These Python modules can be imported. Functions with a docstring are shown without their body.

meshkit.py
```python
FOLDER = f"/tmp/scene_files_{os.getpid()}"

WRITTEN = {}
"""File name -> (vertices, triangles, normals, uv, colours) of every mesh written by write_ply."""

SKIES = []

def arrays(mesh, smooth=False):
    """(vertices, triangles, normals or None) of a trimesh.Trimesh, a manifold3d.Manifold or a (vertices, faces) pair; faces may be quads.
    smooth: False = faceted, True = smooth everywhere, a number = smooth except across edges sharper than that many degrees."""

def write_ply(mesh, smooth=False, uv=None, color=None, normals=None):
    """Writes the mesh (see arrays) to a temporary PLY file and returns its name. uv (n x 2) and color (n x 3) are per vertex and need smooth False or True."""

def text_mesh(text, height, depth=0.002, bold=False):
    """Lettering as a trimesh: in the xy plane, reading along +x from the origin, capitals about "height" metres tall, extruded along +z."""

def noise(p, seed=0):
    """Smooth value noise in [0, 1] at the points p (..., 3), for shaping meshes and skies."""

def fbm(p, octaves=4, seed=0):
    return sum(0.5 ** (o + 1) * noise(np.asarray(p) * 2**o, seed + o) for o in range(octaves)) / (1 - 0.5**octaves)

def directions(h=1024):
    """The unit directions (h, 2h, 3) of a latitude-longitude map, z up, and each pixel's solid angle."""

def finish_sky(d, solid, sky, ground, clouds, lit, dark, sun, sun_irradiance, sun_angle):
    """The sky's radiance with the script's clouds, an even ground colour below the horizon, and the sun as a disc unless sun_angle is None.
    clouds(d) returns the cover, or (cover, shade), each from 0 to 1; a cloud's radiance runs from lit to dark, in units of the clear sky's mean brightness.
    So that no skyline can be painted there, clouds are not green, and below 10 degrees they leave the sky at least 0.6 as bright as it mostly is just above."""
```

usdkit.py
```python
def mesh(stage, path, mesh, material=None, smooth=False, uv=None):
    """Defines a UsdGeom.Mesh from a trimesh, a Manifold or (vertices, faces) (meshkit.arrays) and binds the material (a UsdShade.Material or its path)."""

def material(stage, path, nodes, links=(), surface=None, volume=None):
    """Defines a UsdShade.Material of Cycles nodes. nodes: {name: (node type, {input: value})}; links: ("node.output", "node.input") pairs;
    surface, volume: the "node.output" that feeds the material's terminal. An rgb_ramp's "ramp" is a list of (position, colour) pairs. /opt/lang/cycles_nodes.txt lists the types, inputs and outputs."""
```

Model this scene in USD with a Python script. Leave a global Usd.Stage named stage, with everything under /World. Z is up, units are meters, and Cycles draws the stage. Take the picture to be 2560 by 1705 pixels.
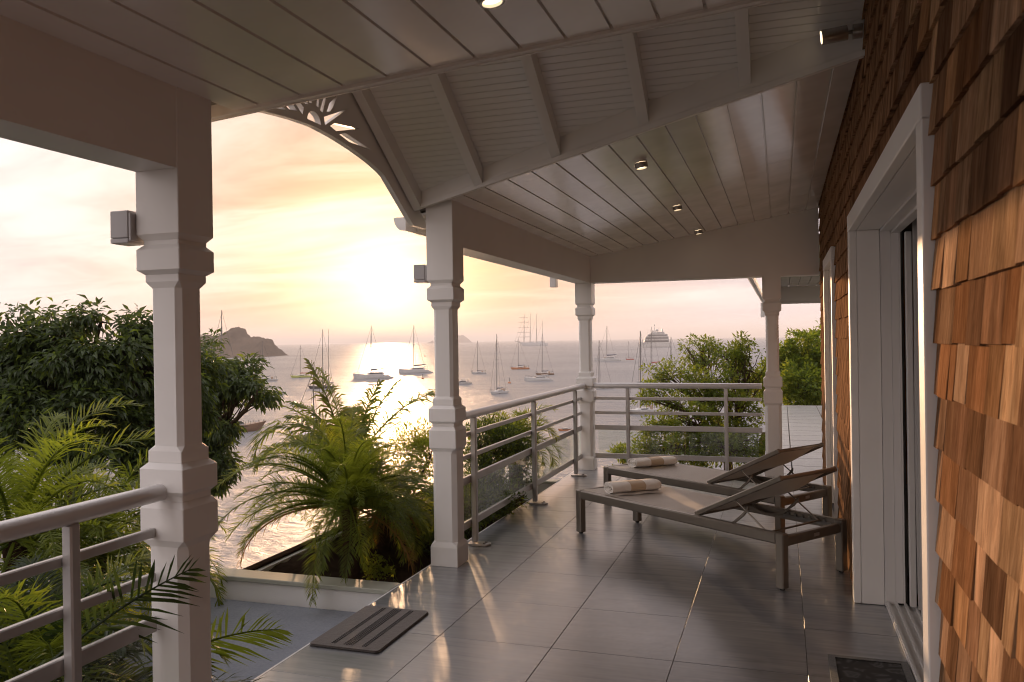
import math, random
import numpy as np, trimesh
import shapely
from shapely.geometry import Polygon, LineString, box as sbox
from shapely.ops import unary_union
import usdkit, meshkit
from pxr import Usd, UsdGeom, UsdLux, UsdShade, Gf, Sdf, Vt

stage = Usd.Stage.CreateInMemory()
UsdGeom.SetStageUpAxis(stage, "Z"); UsdGeom.SetStageMetersPerUnit(stage, 1.0)
W = UsdGeom.Xform.Define(stage, "/World"); stage.SetDefaultPrim(W.GetPrim())
UsdGeom.Scope.Define(stage, "/World/Looks")

# ------------------------------------------------------------------ camera, sky, sun, exposure
YAW, PITCH, ROLL, FPX, CAM_H = 0.3184, -0.0011, -0.0152, 2045.57, 1.6
_f = np.array([-math.sin(YAW)*math.cos(PITCH), math.cos(YAW)*math.cos(PITCH), math.sin(PITCH)])
_r0 = np.array([math.cos(YAW), math.sin(YAW), 0.0]); _u0 = np.cross(_r0, _f)
_r = math.cos(ROLL)*_r0 + math.sin(ROLL)*_u0
_u = -math.sin(ROLL)*_r0 + math.cos(ROLL)*_u0
cam = UsdGeom.Camera.Define(stage, "/World/camera")
cam.CreateHorizontalApertureAttr(36.0); cam.CreateVerticalApertureAttr(36.0*682/1024)
cam.CreateFocalLengthAttr(36.0*FPX/2560.0)
cam.CreateFStopAttr(8.0); cam.CreateFocusDistanceAttr(7.0)
cam.CreateClippingRangeAttr(Gf.Vec2f(0.05, 100000.0))
cam.CreateExposureAttr(EXPOSURE := 1.18)
_m = Gf.Matrix4d(_r[0], _r[1], _r[2], 0, _u[0], _u[1], _u[2], 0, -_f[0], -_f[1], -_f[2], 0, 0, 0, CAM_H, 1)
UsdGeom.Xformable(cam).AddTransformOp().Set(_m)

SUN_AZ, SUN_EL = math.radians(-26.85), math.radians(3.95)      # azimuth from +Y towards +X
SUN = np.array([math.sin(SUN_AZ)*math.cos(SUN_EL), math.cos(SUN_AZ)*math.cos(SUN_EL), math.sin(SUN_EL)])
sun = UsdLux.DistantLight.Define(stage, "/World/sun")
sun.CreateNormalizeAttr(True); sun.CreateIntensityAttr(0.54); sun.CreateAngleAttr(0.6)
sun.CreateColorAttr(Gf.Vec3f(1.0, 0.60, 0.33))
_z = SUN; _x = np.cross([0, 0, 1.0], _z); _x /= np.linalg.norm(_x); _y = np.cross(_z, _x)
UsdGeom.Xformable(sun).AddTransformOp().Set(Gf.Matrix4d(*_x, 0, *_y, 0, *_z, 0, 0, 0, 0, 1))

HAZE = 0.00019
SKY_STRENGTH = 0.10
dome = UsdLux.DomeLight.Define(stage, "/World/sky_light")
def sky_material():
    K = 1.0/SKY_STRENGTH
    c = lambda r, g, b: (r*K, g*K, b*K)
    n = {
     "tc": ("texture_coordinate", {}),
     "sky": ("sky_texture", {"sky_type": "single_scattering", "sun_disc": False, "sun_elevation": SUN_EL, "sun_rotation": math.atan2(SUN[0], SUN[1]), "air_density": 1.0, "aerosol_density": 2.0, "ozone_density": 1.0}),
     "sep": ("separate_xyz", {}),
     # angle to the sun
     "dot": ("vector_math", {"math_type": "dot_product", "vector2": tuple(SUN)}),
     "ang": ("math", {"math_type": "arccosine"}),
     # cloud-plane coordinates: horizontal direction over height
     "hz": ("math", {"math_type": "maximum", "value2": 0.0}),
     "hz2": ("math", {"math_type": "add", "value2": 0.12}),
     "inv": ("math", {"math_type": "divide", "value1": 1.0}),
     "pl": ("vector_math", {"math_type": "scale"}),
     "rot": ("mapping", {"mapping_type": "point", "rotation": (0, 0, 0.62), "scale": (0.42, 1.0, 0.0)}),
     "n1": ("noise_texture", {"scale": 0.42, "detail": 5.0, "roughness": 0.55, "distortion": 0.6}),
     "n2": ("noise_texture", {"scale": 1.7, "detail": 6.0, "roughness": 0.62, "distortion": 0.9}),
     "n12": ("math", {"math_type": "multiply_add", "value2": 0.45}),
     "n12b": ("math", {"math_type": "multiply_add", "value2": 0.6}),
     # far from the sun: dull lavender to cream; near: tan to gold
     "far": ("rgb_ramp", {"ramp": [(0.42, c(.31, .27, .295)), (0.485, c(.40, .34, .34)), (0.54, c(.48, .405, .38)), (0.62, c(.56, .495, .465))]}),
     "near": ("rgb_ramp", {"ramp": [(0.42, c(.34, .18, .105)), (0.49, c(.41, .22, .118)), (0.55, c(.46, .29, .175)), (0.63, c(.56, .42, .31))]}),
     "w1": ("map_range", {"range_type": "smoothstep", "from_min": 0.08, "from_max": 0.46, "to_min": 0.95, "to_max": 0.0, "clamp": True}),
     "cl": ("mix_color", {"use_clamp": False}),
     # dimmer, cooler towards the zenith and away from the sun
     "up": ("map_range", {"range_type": "smoothstep", "from_min": 0.35, "from_max": 0.95, "to_min": 0.0, "to_max": 0.5, "clamp": True}),
     "cl2": ("mix_color", {"b": c(.68, .67, .735), "use_clamp": False}),
     # glow round the sun (thin cloud lit from behind)
     "g1": ("map_range", {"range_type": "linear", "from_min": 0.0, "from_max": 0.27, "to_min": 1.0, "to_max": 0.0, "clamp": True}),
     "g1p": ("math", {"math_type": "power", "value2": 3.6}),
     "g1c": ("mix_color", {"a": (0, 0, 0), "b": c(1.5, .98, .55), "use_clamp": False}),
     "add": ("mix_color", {"blend_type": "add", "fac": 1.0, "use_clamp": False}),
     # cover: mostly thin cloud, a little clear sky
     "cov": ("map_range", {"range_type": "smoothstep", "from_min": 0.25, "from_max": 0.5, "to_min": 0.78, "to_max": 0.97, "clamp": True}),
     "mix": ("mix_color", {"use_clamp": False}),
     "hzn": ("map_range", {"range_type": "smoothstep", "from_min": 0.0, "from_max": 0.10, "to_min": 0.75, "to_max": 0.0, "clamp": True}),
     "hzc": ("mix_color", {"a": c(.51, .42, .405), "b": c(.50, .285, .165), "use_clamp": False}),
     "mixh": ("mix_color", {"use_clamp": False}),
     "bg": ("background_shader", {"strength": SKY_STRENGTH}),
    }
    l = [("tc.generated", "sep.vector"), ("tc.generated", "dot.vector1"), ("dot.value", "ang.value1"),
         ("sep.z", "hz.value1"), ("hz.value", "hz2.value1"), ("hz2.value", "inv.value2"),
         ("tc.generated", "pl.vector1"), ("inv.value", "pl.scale"), ("pl.vector", "rot.vector"),
         ("rot.vector", "n1.vector"), ("rot.vector", "n2.vector"),
         ("n1.fac", "n12b.value1"), ("n2.fac", "n12.value1"), ("n12b.value", "n12.value3"),
         ("n12.value", "far.fac"), ("n12.value", "near.fac"),
         ("ang.value", "w1.value"), ("w1.result", "cl.fac"), ("far.color", "cl.a"), ("near.color", "cl.b"),
         ("sep.z", "up.value"), ("up.result", "cl2.fac"), ("cl.result", "cl2.a"),
         ("n12.value", "cov.value"), ("cov.result", "mix.fac"), ("sky.color", "mix.a"), ("cl2.result", "mix.b"),
         ("sep.z", "hzn.value"), ("w1.result", "hzc.fac"), ("hzn.result", "mixh.fac"), ("mix.result", "mixh.a"), ("hzc.result", "mixh.b"),
         ("ang.value", "g1.value"), ("g1.result", "g1p.value1"), ("g1p.value", "g1c.fac"),
         ("mixh.result", "add.a"), ("g1c.result", "add.b"), ("add.result", "bg.color")]
    # value2 of n12b is the weight; its value3 stays 0
    n["n12b"][1]["value3"] = 0.0
    return usdkit.material(stage, "/World/Looks/sky", n, l, surface="bg.background")
UsdShade.MaterialBindingAPI.Apply(dome.GetPrim()).Bind(sky_material())

# ------------------------------------------------------------------ helpers
_used = {}
def numbered(parent, name):
    k = (parent, name); i = _used.get(k, -1) + 1; _used[k] = i
    return f"{parent}/{name}" if i == 0 else f"{parent}/{name}_{i:03d}"
def tag(p, label=None, cat=None, group=None, kind=None):
    p = p.GetPrim() if hasattr(p, "GetPrim") else p
    for k, v in (("label", label), ("category", cat), ("group", group), ("kind", kind)):
        if v: p.SetCustomDataByKey(k, v)
    return p
def path_of(parent):
    return "/World" if parent is None else str((parent.GetPrim() if hasattr(parent, "GetPrim") else parent).GetPath())
def thing(name, label, cat, loc=(0, 0, 0), rotz=0.0, group=None, kind=None):
    x = UsdGeom.Xform.Define(stage, numbered("/World", name))
    x.AddTranslateOp().Set(Gf.Vec3d(*map(float, loc))); x.AddRotateZOp().Set(math.degrees(rotz))
    tag(x, label, cat, group, kind)
    return x
def put(name, m, mat, parent=None, smooth=False, label=None, cat=None, group=None, kind=None, loc=None):
    """m: MB or anything meshkit.arrays takes."""
    if isinstance(m, MB): m = m.arrays()
    p = usdkit.mesh(stage, numbered(path_of(parent), name), m, MATS[mat], smooth)
    if loc is not None: p.AddTranslateOp().Set(Gf.Vec3d(*map(float, loc)))
    tag(p, label, cat, group, kind)
    return p
def copy_of(root, name, loc, rotz, label, group=None, cat=None):
    r = UsdGeom.Xform.Define(stage, numbered("/World", name))
    r.GetPrim().GetReferences().AddInternalReference(root.GetPrim().GetPath())
    r.GetPrim().SetInstanceable(True)
    x = UsdGeom.Xformable(r); x.ClearXformOpOrder()
    r.GetPrim().GetAttribute("xformOp:translate").Set(Gf.Vec3d(*map(float, loc))) if r.GetPrim().GetAttribute("xformOp:translate") else None
    x.SetXformOpOrder([UsdGeom.XformOp(r.GetPrim().GetAttribute("xformOp:translate")), UsdGeom.XformOp(r.GetPrim().GetAttribute("xformOp:rotateZ"))])
    r.GetPrim().GetAttribute("xformOp:rotateZ").Set(math.degrees(rotz))
    tag(r, label, cat, group)
    return r

class MB:
    """collects triangles of one mesh"""
    def __init__(s): s.v, s.f, s.n = [], [], 0
    def add(s, v, f):
        v = np.asarray(v, float).reshape(-1, 3); f = np.asarray(f, int)
        if f.shape[1] == 4: f = np.vstack([f[:, [0, 1, 2]], f[:, [0, 2, 3]]])
        s.v.append(v); s.f.append(f + s.n); s.n += len(v); return s
    def tm(s, m, T=None):
        v = np.array(m.vertices)
        if T is not None: v = v @ T[:3, :3].T + T[:3, 3]
        return s.add(v, np.array(m.faces))
    def arrays(s): return np.vstack(s.v), np.vstack(s.f)
    def box(s, lo, hi, bev=0.0):
        lo, hi = np.minimum(lo, hi).astype(float), np.maximum(lo, hi).astype(float)
        return s.obox((lo+hi)/2, np.eye(3), (hi-lo)/2, bev)
    def obox(s, c, ax, h, bev=0.0):
        """box: centre, three axes (rows), half sizes; bev chamfers every edge"""
        ax, h, c = np.asarray(ax, float), np.asarray(h, float), np.asarray(c, float)
        if bev <= 0:
            g = np.array([[x, y, z] for z in (-1, 1) for y in (-1, 1) for x in (-1, 1)], float)*h
            f = [[0, 2, 3, 1], [4, 5, 7, 6], [0, 1, 5, 4], [2, 6, 7, 3], [0, 4, 6, 2], [1, 3, 7, 5]]
            return s.add(g @ ax + c, f)
        b = min(bev, h.min()*0.95)
        pts = []
        for sx in (-1, 1):
            for sy in (-1, 1):
                for sz in (-1, 1):
                    q = np.array([sx, sy, sz])*h
                    for k in range(3):
                        e = q - np.array([sx, sy, sz])*b; e[k] = q[k]; pts.append(e)
        hull = trimesh.Trimesh(np.array(pts)).convex_hull
        return s.add(np.array(hull.vertices) @ ax + c, np.array(hull.faces))
    def bar(s, p0, p1, w, t, up=(0, 0, 1), bev=0.0):
        """rectangular bar from p0 to p1: w across (side), t along up"""
        p0, p1 = np.asarray(p0, float), np.asarray(p1, float); d = p1-p0; L = np.linalg.norm(d); d /= L
        a = np.cross(d, up); a /= np.linalg.norm(a); b = np.cross(a, d)
        return s.obox((p0+p1)/2, [d, a, b], [L/2, w/2, t/2], bev)
    def tube(s, pts, r, sides=8, caps=True):
        p = np.asarray(pts, float); r = np.broadcast_to(r, (len(p),)).astype(float)
        t = np.gradient(p, axis=0); t /= np.linalg.norm(t, axis=1, keepdims=True)+1e-12
        ref = np.where(np.abs(t[:, 2:]) < 0.9, [0, 0, 1.0], [1.0, 0, 0]); a = np.cross(t, ref); a /= np.linalg.norm(a, axis=1, keepdims=True)+1e-12
        b = np.cross(t, a); an = np.arange(sides)*2*np.pi/sides
        v = p[:, None]+r[:, None, None]*(np.cos(an)[None, :, None]*a[:, None]+np.sin(an)[None, :, None]*b[:, None])
        i, j = np.meshgrid(np.arange(len(p)-1), np.arange(sides), indexing="ij")
        q = np.stack([i*sides+j, i*sides+(j+1) % sides, (i+1)*sides+(j+1) % sides, (i+1)*sides+j], -1).reshape(-1, 4)[:, ::-1]
        s.add(v.reshape(-1, 3), q)
        if caps:
            for e, fl in ((0, 1), (len(p)-1, -1)):
                vv = np.vstack([v[e], p[e]]); ff = np.array([[k, (k+1) % sides, sides] for k in range(sides)])
                s.add(vv, ff[:, ::fl])
        return s
    def loft(s, rings, caps=True):
        """rings: list of (n,3) closed loops with equal n"""
        R = np.array(rings, float); m, n = R.shape[:2]
        i, j = np.meshgrid(np.arange(m-1), np.arange(n), indexing="ij")
        q = np.stack([i*n+j, i*n+(j+1) % n, (i+1)*n+(j+1) % n, (i+1)*n+j], -1).reshape(-1, 4)
        s.add(R.reshape(-1, 3), q)
        if caps:
            for e, fl in ((0, -1), (m-1, 1)):
                c = R[e].mean(0); vv = np.vstack([R[e], c]); ff = np.array([[k, (k+1) % n, n] for k in range(n)])
                s.add(vv, ff[:, ::fl])
        return s
    def prism(s, poly, depth, M=None):
        """shapely polygon extruded along its z by depth, then placed by the 4x4 matrix M"""
        for g in getattr(poly, "geoms", [poly]):
            if g.is_empty or g.area < 1e-7: continue
            s.tm(trimesh.creation.extrude_polygon(g, depth, engine="earcut"), M)
        return s
    def quad(s, a, b, c, d): return s.add([a, b, c, d], [[0, 1, 2, 3]])
def frame(o, x, y):
    """4x4 with columns x, y, x cross y, origin o"""
    x, y = np.asarray(x, float), np.asarray(y, float); M = np.eye(4); M[:3, 0] = x; M[:3, 1] = y; M[:3, 2] = np.cross(x, y); M[:3, 3] = o
    return M
def ray_at(px, py, dist):
    """world point seen at pixel (of the 2354-wide print) at a distance along the view axis"""
    x, y = px*2560/2354, py*2560/2354
    d = (x-1280)/FPX*_r-(y-852.5)/FPX*_u+_f
    return np.array([0, 0, CAM_H])+dist*d
def ray_z(px, py, z):
    d = ray_at(px, py, 1.0)-np.array([0, 0, CAM_H]); t = (z-CAM_H)/d[2]
    return np.array([0, 0, CAM_H])+t*d

# ------------------------------------------------------------------ materials
MATS = {}
def mat(name, nodes, links=(), surface="p.BSDF", volume=None):
    MATS[name] = usdkit.material(stage, f"/World/Looks/{name}", nodes, links, surface=surface, volume=volume); return MATS[name]
def paint(name, col, rough=0.45, scale=14, amt=0.12, bump=0.02, spec=0.5, coat=0.0, metallic=0.0, dirt=0.10):
    """painted surface: faint tone drift, brush relief, uneven gloss"""
    lo = tuple(c*(1-dirt) for c in col)
    mat(name, {"g": ("geometry", {}), "n": ("noise_texture", {"scale": 2.3, "detail": 5.0, "roughness": 0.6}), "m": ("mix_color", {"a": lo, "b": col}),
               "n2": ("noise_texture", {"scale": scale*6, "detail": 3.0}), "b": ("bump", {"strength": 0.25, "distance": bump*0.1}),
               "rr": ("map_range", {"from_min": 0.3, "from_max": 0.7, "to_min": rough-amt/2, "to_max": rough+amt/2, "clamp": True}),
               "p": ("principled_bsdf", {"specular_ior_level": spec, "coat_weight": coat, "coat_roughness": 0.15, "coat_ior": 1.6, "metallic": metallic})},
        [("g.position", "n.vector"), ("g.position", "n2.vector"), ("n.fac", "m.fac"), ("m.result", "p.base_color"), ("n2.fac", "b.height"), ("b.normal", "p.normal"), ("n.fac", "rr.value"), ("rr.result", "p.roughness")])
paint("white_paint", (.86, .85, .835), 0.42, dirt=0.16)
paint("ceiling_paint", (.88, .87, .855), 0.22, amt=0.12, coat=0.8, spec=0.7)
paint("wall_render", (.76, .755, .75), 0.75, scale=30, bump=0.06, dirt=0.14)
paint("cap_stone", (.42, .43, .37), 0.6, scale=30, bump=0.05, dirt=0.22)
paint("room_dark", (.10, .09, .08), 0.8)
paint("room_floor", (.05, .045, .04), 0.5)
paint("roof_dark", (.20, .19, .18), 0.7)
paint("rail_metal", (.47, .455, .445), 0.34, metallic=0.55, amt=0.08, dirt=0.06)
paint("handrail_paint", (.66, .65, .65), 0.30, metallic=0.25, amt=0.06, dirt=0.05, coat=0.2)
paint("steel", (.52, .50, .48), 0.25, metallic=1.0, amt=0.08)
paint("bolt_metal", (.22, .21, .2), 0.4, metallic=1.0)
paint("lounger_metal", (.23, .205, .175), 0.30, metallic=0.55, amt=0.08, dirt=0.08)
paint("rubber", (.02, .02, .02), 0.7)
paint("badge", (.55, .53, .5), 0.35, metallic=0.8)
paint("frame_white", (.72, .715, .71), 0.38, dirt=0.06)
paint("gasket", (.03, .03, .03), 0.6)
paint("grout", (.095, .092, .092), 0.8)
paint("hull_white", (.46, .45, .44), 0.35, dirt=0.08)
paint("hull_grey", (.45, .45, .46), 0.4)
paint("hull_dark", (.06, .05, .05), 0.35)
paint("hull_green", (.42, .44, .12), 0.4)
paint("hull_red", (.42, .07, .04), 0.4)
paint("hull_rust", (.42, .16, .06), 0.4)
paint("hull_brown", (.17, .10, .06), 0.4)
paint("boat_glass", (.03, .03, .035), 0.2)
paint("mast_metal", (.16, .15, .145), 0.4, metallic=0.3)
paint("mast_pale", (.5, .5, .52), 0.35, metallic=0.4)
paint("sail_cover", (.06, .07, .11), 0.8)
paint("sail_cover_red", (.30, .06, .04), 0.8)
paint("sail_cover_tan", (.30, .22, .16), 0.8)
paint("wire", (.07, .065, .06), 0.5)
paint("lamp_grey", (.42, .41, .42), 0.4, dirt=0.05)
paint("curtain_cloth", (.42, .41, .40), 0.9)
mat("lamp_glass", {"p": ("principled_bsdf", {"base_color": (.85, .84, .8), "roughness": 0.25})})
mat("lamp_on", {"p": ("principled_bsdf", {"base_color": (.9, .85, .75), "roughness": 0.3, "emission_color": (1, .78, .5), "emission_strength": 1.1})})
# glass panes: clear with a fresnel sheen
mat("pane_glass", {"t": ("transparent_bsdf", {"color": (.95, .975, .95)}), "g": ("glossy_bsdf", {"roughness": 0.03, "color": (1, 1, 1)}), "f": ("layer_weight", {"blend": 0.5}), "pw": ("math", {"math_type": "power", "value2": 5.0}), "sc": ("math", {"math_type": "multiply_add", "value2": 0.65, "value3": 0.03}), "m": ("mix_closure", {})},
    [("f.facing", "pw.value1"), ("pw.value", "sc.value1"), ("sc.value", "m.fac"), ("t.BSDF", "m.closure1"), ("g.BSDF", "m.closure2")], surface="m.closure")
# floor tiles: dark porcelain with fine streaks along x, uneven sheen; tone differs from tile to tile
def tile_mat(name, tone, seed):
    mat(name, {"g": ("geometry", {}), "o": ("object_info", {}), "mp": ("mapping", {"mapping_type": "point", "location": (seed, seed*2.3, 0), "scale": (1.3, 16, 1)}), "off": ("vector_math", {"math_type": "scale", "vector1": (17, 9, 3)}), "ad": ("vector_math", {"math_type": "add"}),
               "n": ("noise_texture", {"scale": 1.5, "detail": 8.0, "roughness": 0.66, "distortion": 0.35}),
               "n3": ("noise_texture", {"scale": 2.1, "detail": 5.0, "roughness": 0.6}),
               "r": ("rgb_ramp", {"ramp": [(0.30, tuple(t*tone for t in (.112, .116, .126))), (0.50, tuple(t*tone for t in (.142, .147, .159))), (0.70, tuple(t*tone for t in (.176, .182, .196)))]}),
               "rr": ("map_range", {"from_min": 0.3, "from_max": 0.72, "to_min": 0.22, "to_max": 0.40, "clamp": True}),
               "mx": ("mix_float", {"fac": 0.5}),
               "n2": ("noise_texture", {"scale": 160, "detail": 3.0}), "b": ("bump", {"strength": 0.10, "distance": 0.002}),
               "p": ("principled_bsdf", {"specular_ior_level": 1.0, "coat_weight": 0.9, "coat_roughness": 0.27, "coat_ior": 1.6})},
        [("o.random", "off.scale"), ("g.position", "mp.vector"), ("mp.vector", "ad.vector1"), ("off.vector", "ad.vector2"), ("ad.vector", "n.vector"), ("g.position", "n3.vector"), ("n.fac", "r.fac"), ("r.color", "p.base_color"),
         ("n.fac", "mx.a"), ("n3.fac", "mx.b"), ("mx.result", "rr.value"), ("rr.result", "p.roughness"), ("g.position", "n2.vector"), ("n2.fac", "b.height"), ("b.normal", "p.normal")])
for i, t in enumerate((0.82, 0.92, 1.0, 1.0, 1.08, 1.18)): tile_mat(f"tile_{i}", t, 5.3*i)
# cedar shingles: long vertical grain, tone by island / object
def cedar(name, tone, seed, vlo=0.6, vhi=1.25):
    lo, mid, hi = (.235, .130, .072), (.40, .238, .137), (.53, .345, .215)
    T = lambda c: tuple(x*t for x, t in zip(c, tone))
    mat(name, {"g": ("geometry", {}), "o": ("object_info", {}), "sum": ("math", {"math_type": "add"}), "fr": ("math", {"math_type": "fraction"}), "k7": ("math", {"math_type": "multiply", "value2": 7.31}),
               "off": ("vector_math", {"math_type": "scale", "vector1": (3, 41, 23)}), "ad": ("vector_math", {"math_type": "add"}),
               "mp": ("mapping", {"mapping_type": "point", "location": seed, "scale": (55, 55, 6.0)}), "n": ("noise_texture", {"scale": 1.6, "detail": 7.0, "roughness": 0.62, "distortion": 0.5}),
               "mp2": ("mapping", {"mapping_type": "point", "location": seed, "scale": (14, 14, 1.2)}), "n2": ("noise_texture", {"scale": 1.1, "detail": 3.0}),
               "r": ("rgb_ramp", {"ramp": [(0.26, T(lo)), (0.5, T(mid)), (0.74, T(hi))]}),
               "hv": ("hsv", {}), "v": ("map_range", {"from_min": 0, "from_max": 1, "to_min": vlo, "to_max": vhi}), "v2": ("map_range", {"from_min": 0.3, "from_max": 0.7, "to_min": vlo, "to_max": vhi}), "vm": ("math", {"math_type": "multiply"}),
               "b": ("bump", {"strength": 0.9, "distance": 0.004}), "p": ("principled_bsdf", {"roughness": 1.0, "specular_ior_level": 0.0})},
        [("g.random_per_island", "sum.value1"), ("o.random", "sum.value2"), ("sum.value", "k7.value1"), ("k7.value", "fr.value1"),
         ("fr.value", "off.scale"), ("g.position", "ad.vector1"), ("off.vector", "ad.vector2"), ("ad.vector", "mp.vector"), ("mp.vector", "n.vector"), ("ad.vector", "mp2.vector"), ("mp2.vector", "n2.vector"),
         ("n.fac", "r.fac"), ("r.color", "hv.color"), ("fr.value", "v.value"), ("n2.fac", "v2.value"), ("v.result", "vm.value1"), ("v2.result", "vm.value2"), ("vm.value", "hv.value"),
         ("hv.color", "p.base_color"), ("n.fac", "b.height"), ("b.normal", "p.normal")])
CEDAR = ((1, 1, 1), (1.3, 1.35, 1.3), (.72, .66, .64), (.58, .53, .51), (1.1, 1.0, .85), (.85, .70, .58), (1.35, 1.42, 1.5), (.6, .54, .5), (1.15, 1.15, 1.2), (.48, .43, .42))
cedar("cedar_mix", (.92, .88, .86), (1, 2, 3), 0.35, 1.45)
for i, t in enumerate(CEDAR): cedar(f"cedar_{i}", t, (3.7*i, 11.3*i, 5.1*i))
# woven sling
mat("sling", {"g": ("geometry", {}), "n": ("noise_texture", {"scale": 3, "detail": 4}), "c": ("mix_color", {"a": (.54, .485, .42), "b": (.64, .585, .52)}), "w": ("checker_texture", {"scale": 380}), "b": ("bump", {"strength": 0.3, "distance": 0.001}),
              "d": ("principled_bsdf", {"roughness": 0.42, "specular_ior_level": 0.9, "sheen_weight": 0.5, "sheen_roughness": 0.4}), "t": ("translucent_bsdf", {"color": (.36, .34, .24)}), "p": ("mix_closure", {"fac": 0.22})},
    [("g.position", "n.vector"), ("n.fac", "c.fac"), ("c.result", "d.base_color"), ("g.position", "w.vector"), ("w.fac", "b.height"), ("b.normal", "d.normal"), ("d.BSDF", "p.closure1"), ("t.BSDF", "p.closure2")], surface="p.closure")
def cloth(name, col):
    mat(name, {"g": ("geometry", {}), "n": ("noise_texture", {"scale": 420, "detail": 3}), "n1": ("noise_texture", {"scale": 38, "detail": 4}), "h": ("math", {"math_type": "multiply_add", "value2": 0.5}), "b": ("bump", {"strength": 0.7, "distance": 0.003}), "p": ("principled_bsdf", {"base_color": col, "roughness": 0.9, "sheen_weight": 0.4, "sheen_roughness": 0.5})},
        [("g.position", "n.vector"), ("g.position", "n1.vector"), ("n.fac", "h.value1"), ("n1.fac", "h.value3"), ("h.value", "b.height"), ("b.normal", "p.normal")])
cloth("towel_white", (.78, .75, .70)); cloth("towel_beige", (.52, .40, .27))
cloth("mat_fibre", (.085, .072, .066)); cloth("mat_rib", (.022, .02, .02)); cloth("mat_black", (.016, .015, .015))
mat("mat_pattern", {"g": ("geometry", {}), "n": ("noise_texture", {"scale": 9, "detail": 2.5, "distortion": 3.2}), "v": ("voronoi_texture", {"feature": "distance_to_edge", "scale": 13}), "m": ("math", {"math_type": "multiply"}), "r": ("rgb_ramp", {"ramp": [(0.02, (.012, .012, .013)), (0.06, (.02, .02, .021)), (0.12, (.10, .10, .105)), (0.2, (.03, .03, .031))]}), "p": ("principled_bsdf", {"roughness": 0.55})},
    [("g.position", "n.vector"), ("g.position", "v.vector"), ("n.fac", "m.value1"), ("v.distance", "m.value2"), ("m.value", "r.fac"), ("r.color", "p.base_color")])
# soil, terrain, rock
def ground(name, a, b, scale, bump=0.08, rough=0.9):
    mat(name, {"g": ("geometry", {}), "n": ("noise_texture", {"scale": scale, "detail": 9, "roughness": 0.68}), "n2": ("noise_texture", {"scale": scale*0.13, "detail": 4}), "m": ("math", {"math_type": "multiply_add", "value2": 0.5}), "c": ("rgb_ramp", {"ramp": [(0.4, a), (0.9, b)]}), "b": ("bump", {"strength": 1.0, "distance": bump}), "p": ("principled_bsdf", {"roughness": rough, "specular_ior_level": 0.0})},
        [("g.position", "n.vector"), ("g.position", "n2.vector"), ("n2.fac", "m.value1"), ("n.fac", "m.value3"), ("m.value", "c.fac"), ("c.color", "p.base_color"), ("n.fac", "b.height"), ("b.normal", "p.normal")])
ground("soil", (.020, .014, .010), (.062, .043, .031), 26, 0.05)
ground("gravel_terrace", (.22, .235, .27), (.31, .33, .375), 55, 0.006)
ground("scrub", (.030, .036, .014), (.085, .075, .035), 3.0, 0.2)
ground("rock", (.05, .038, .03), (.12, .085, .06), 0.06, 4.0)
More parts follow.
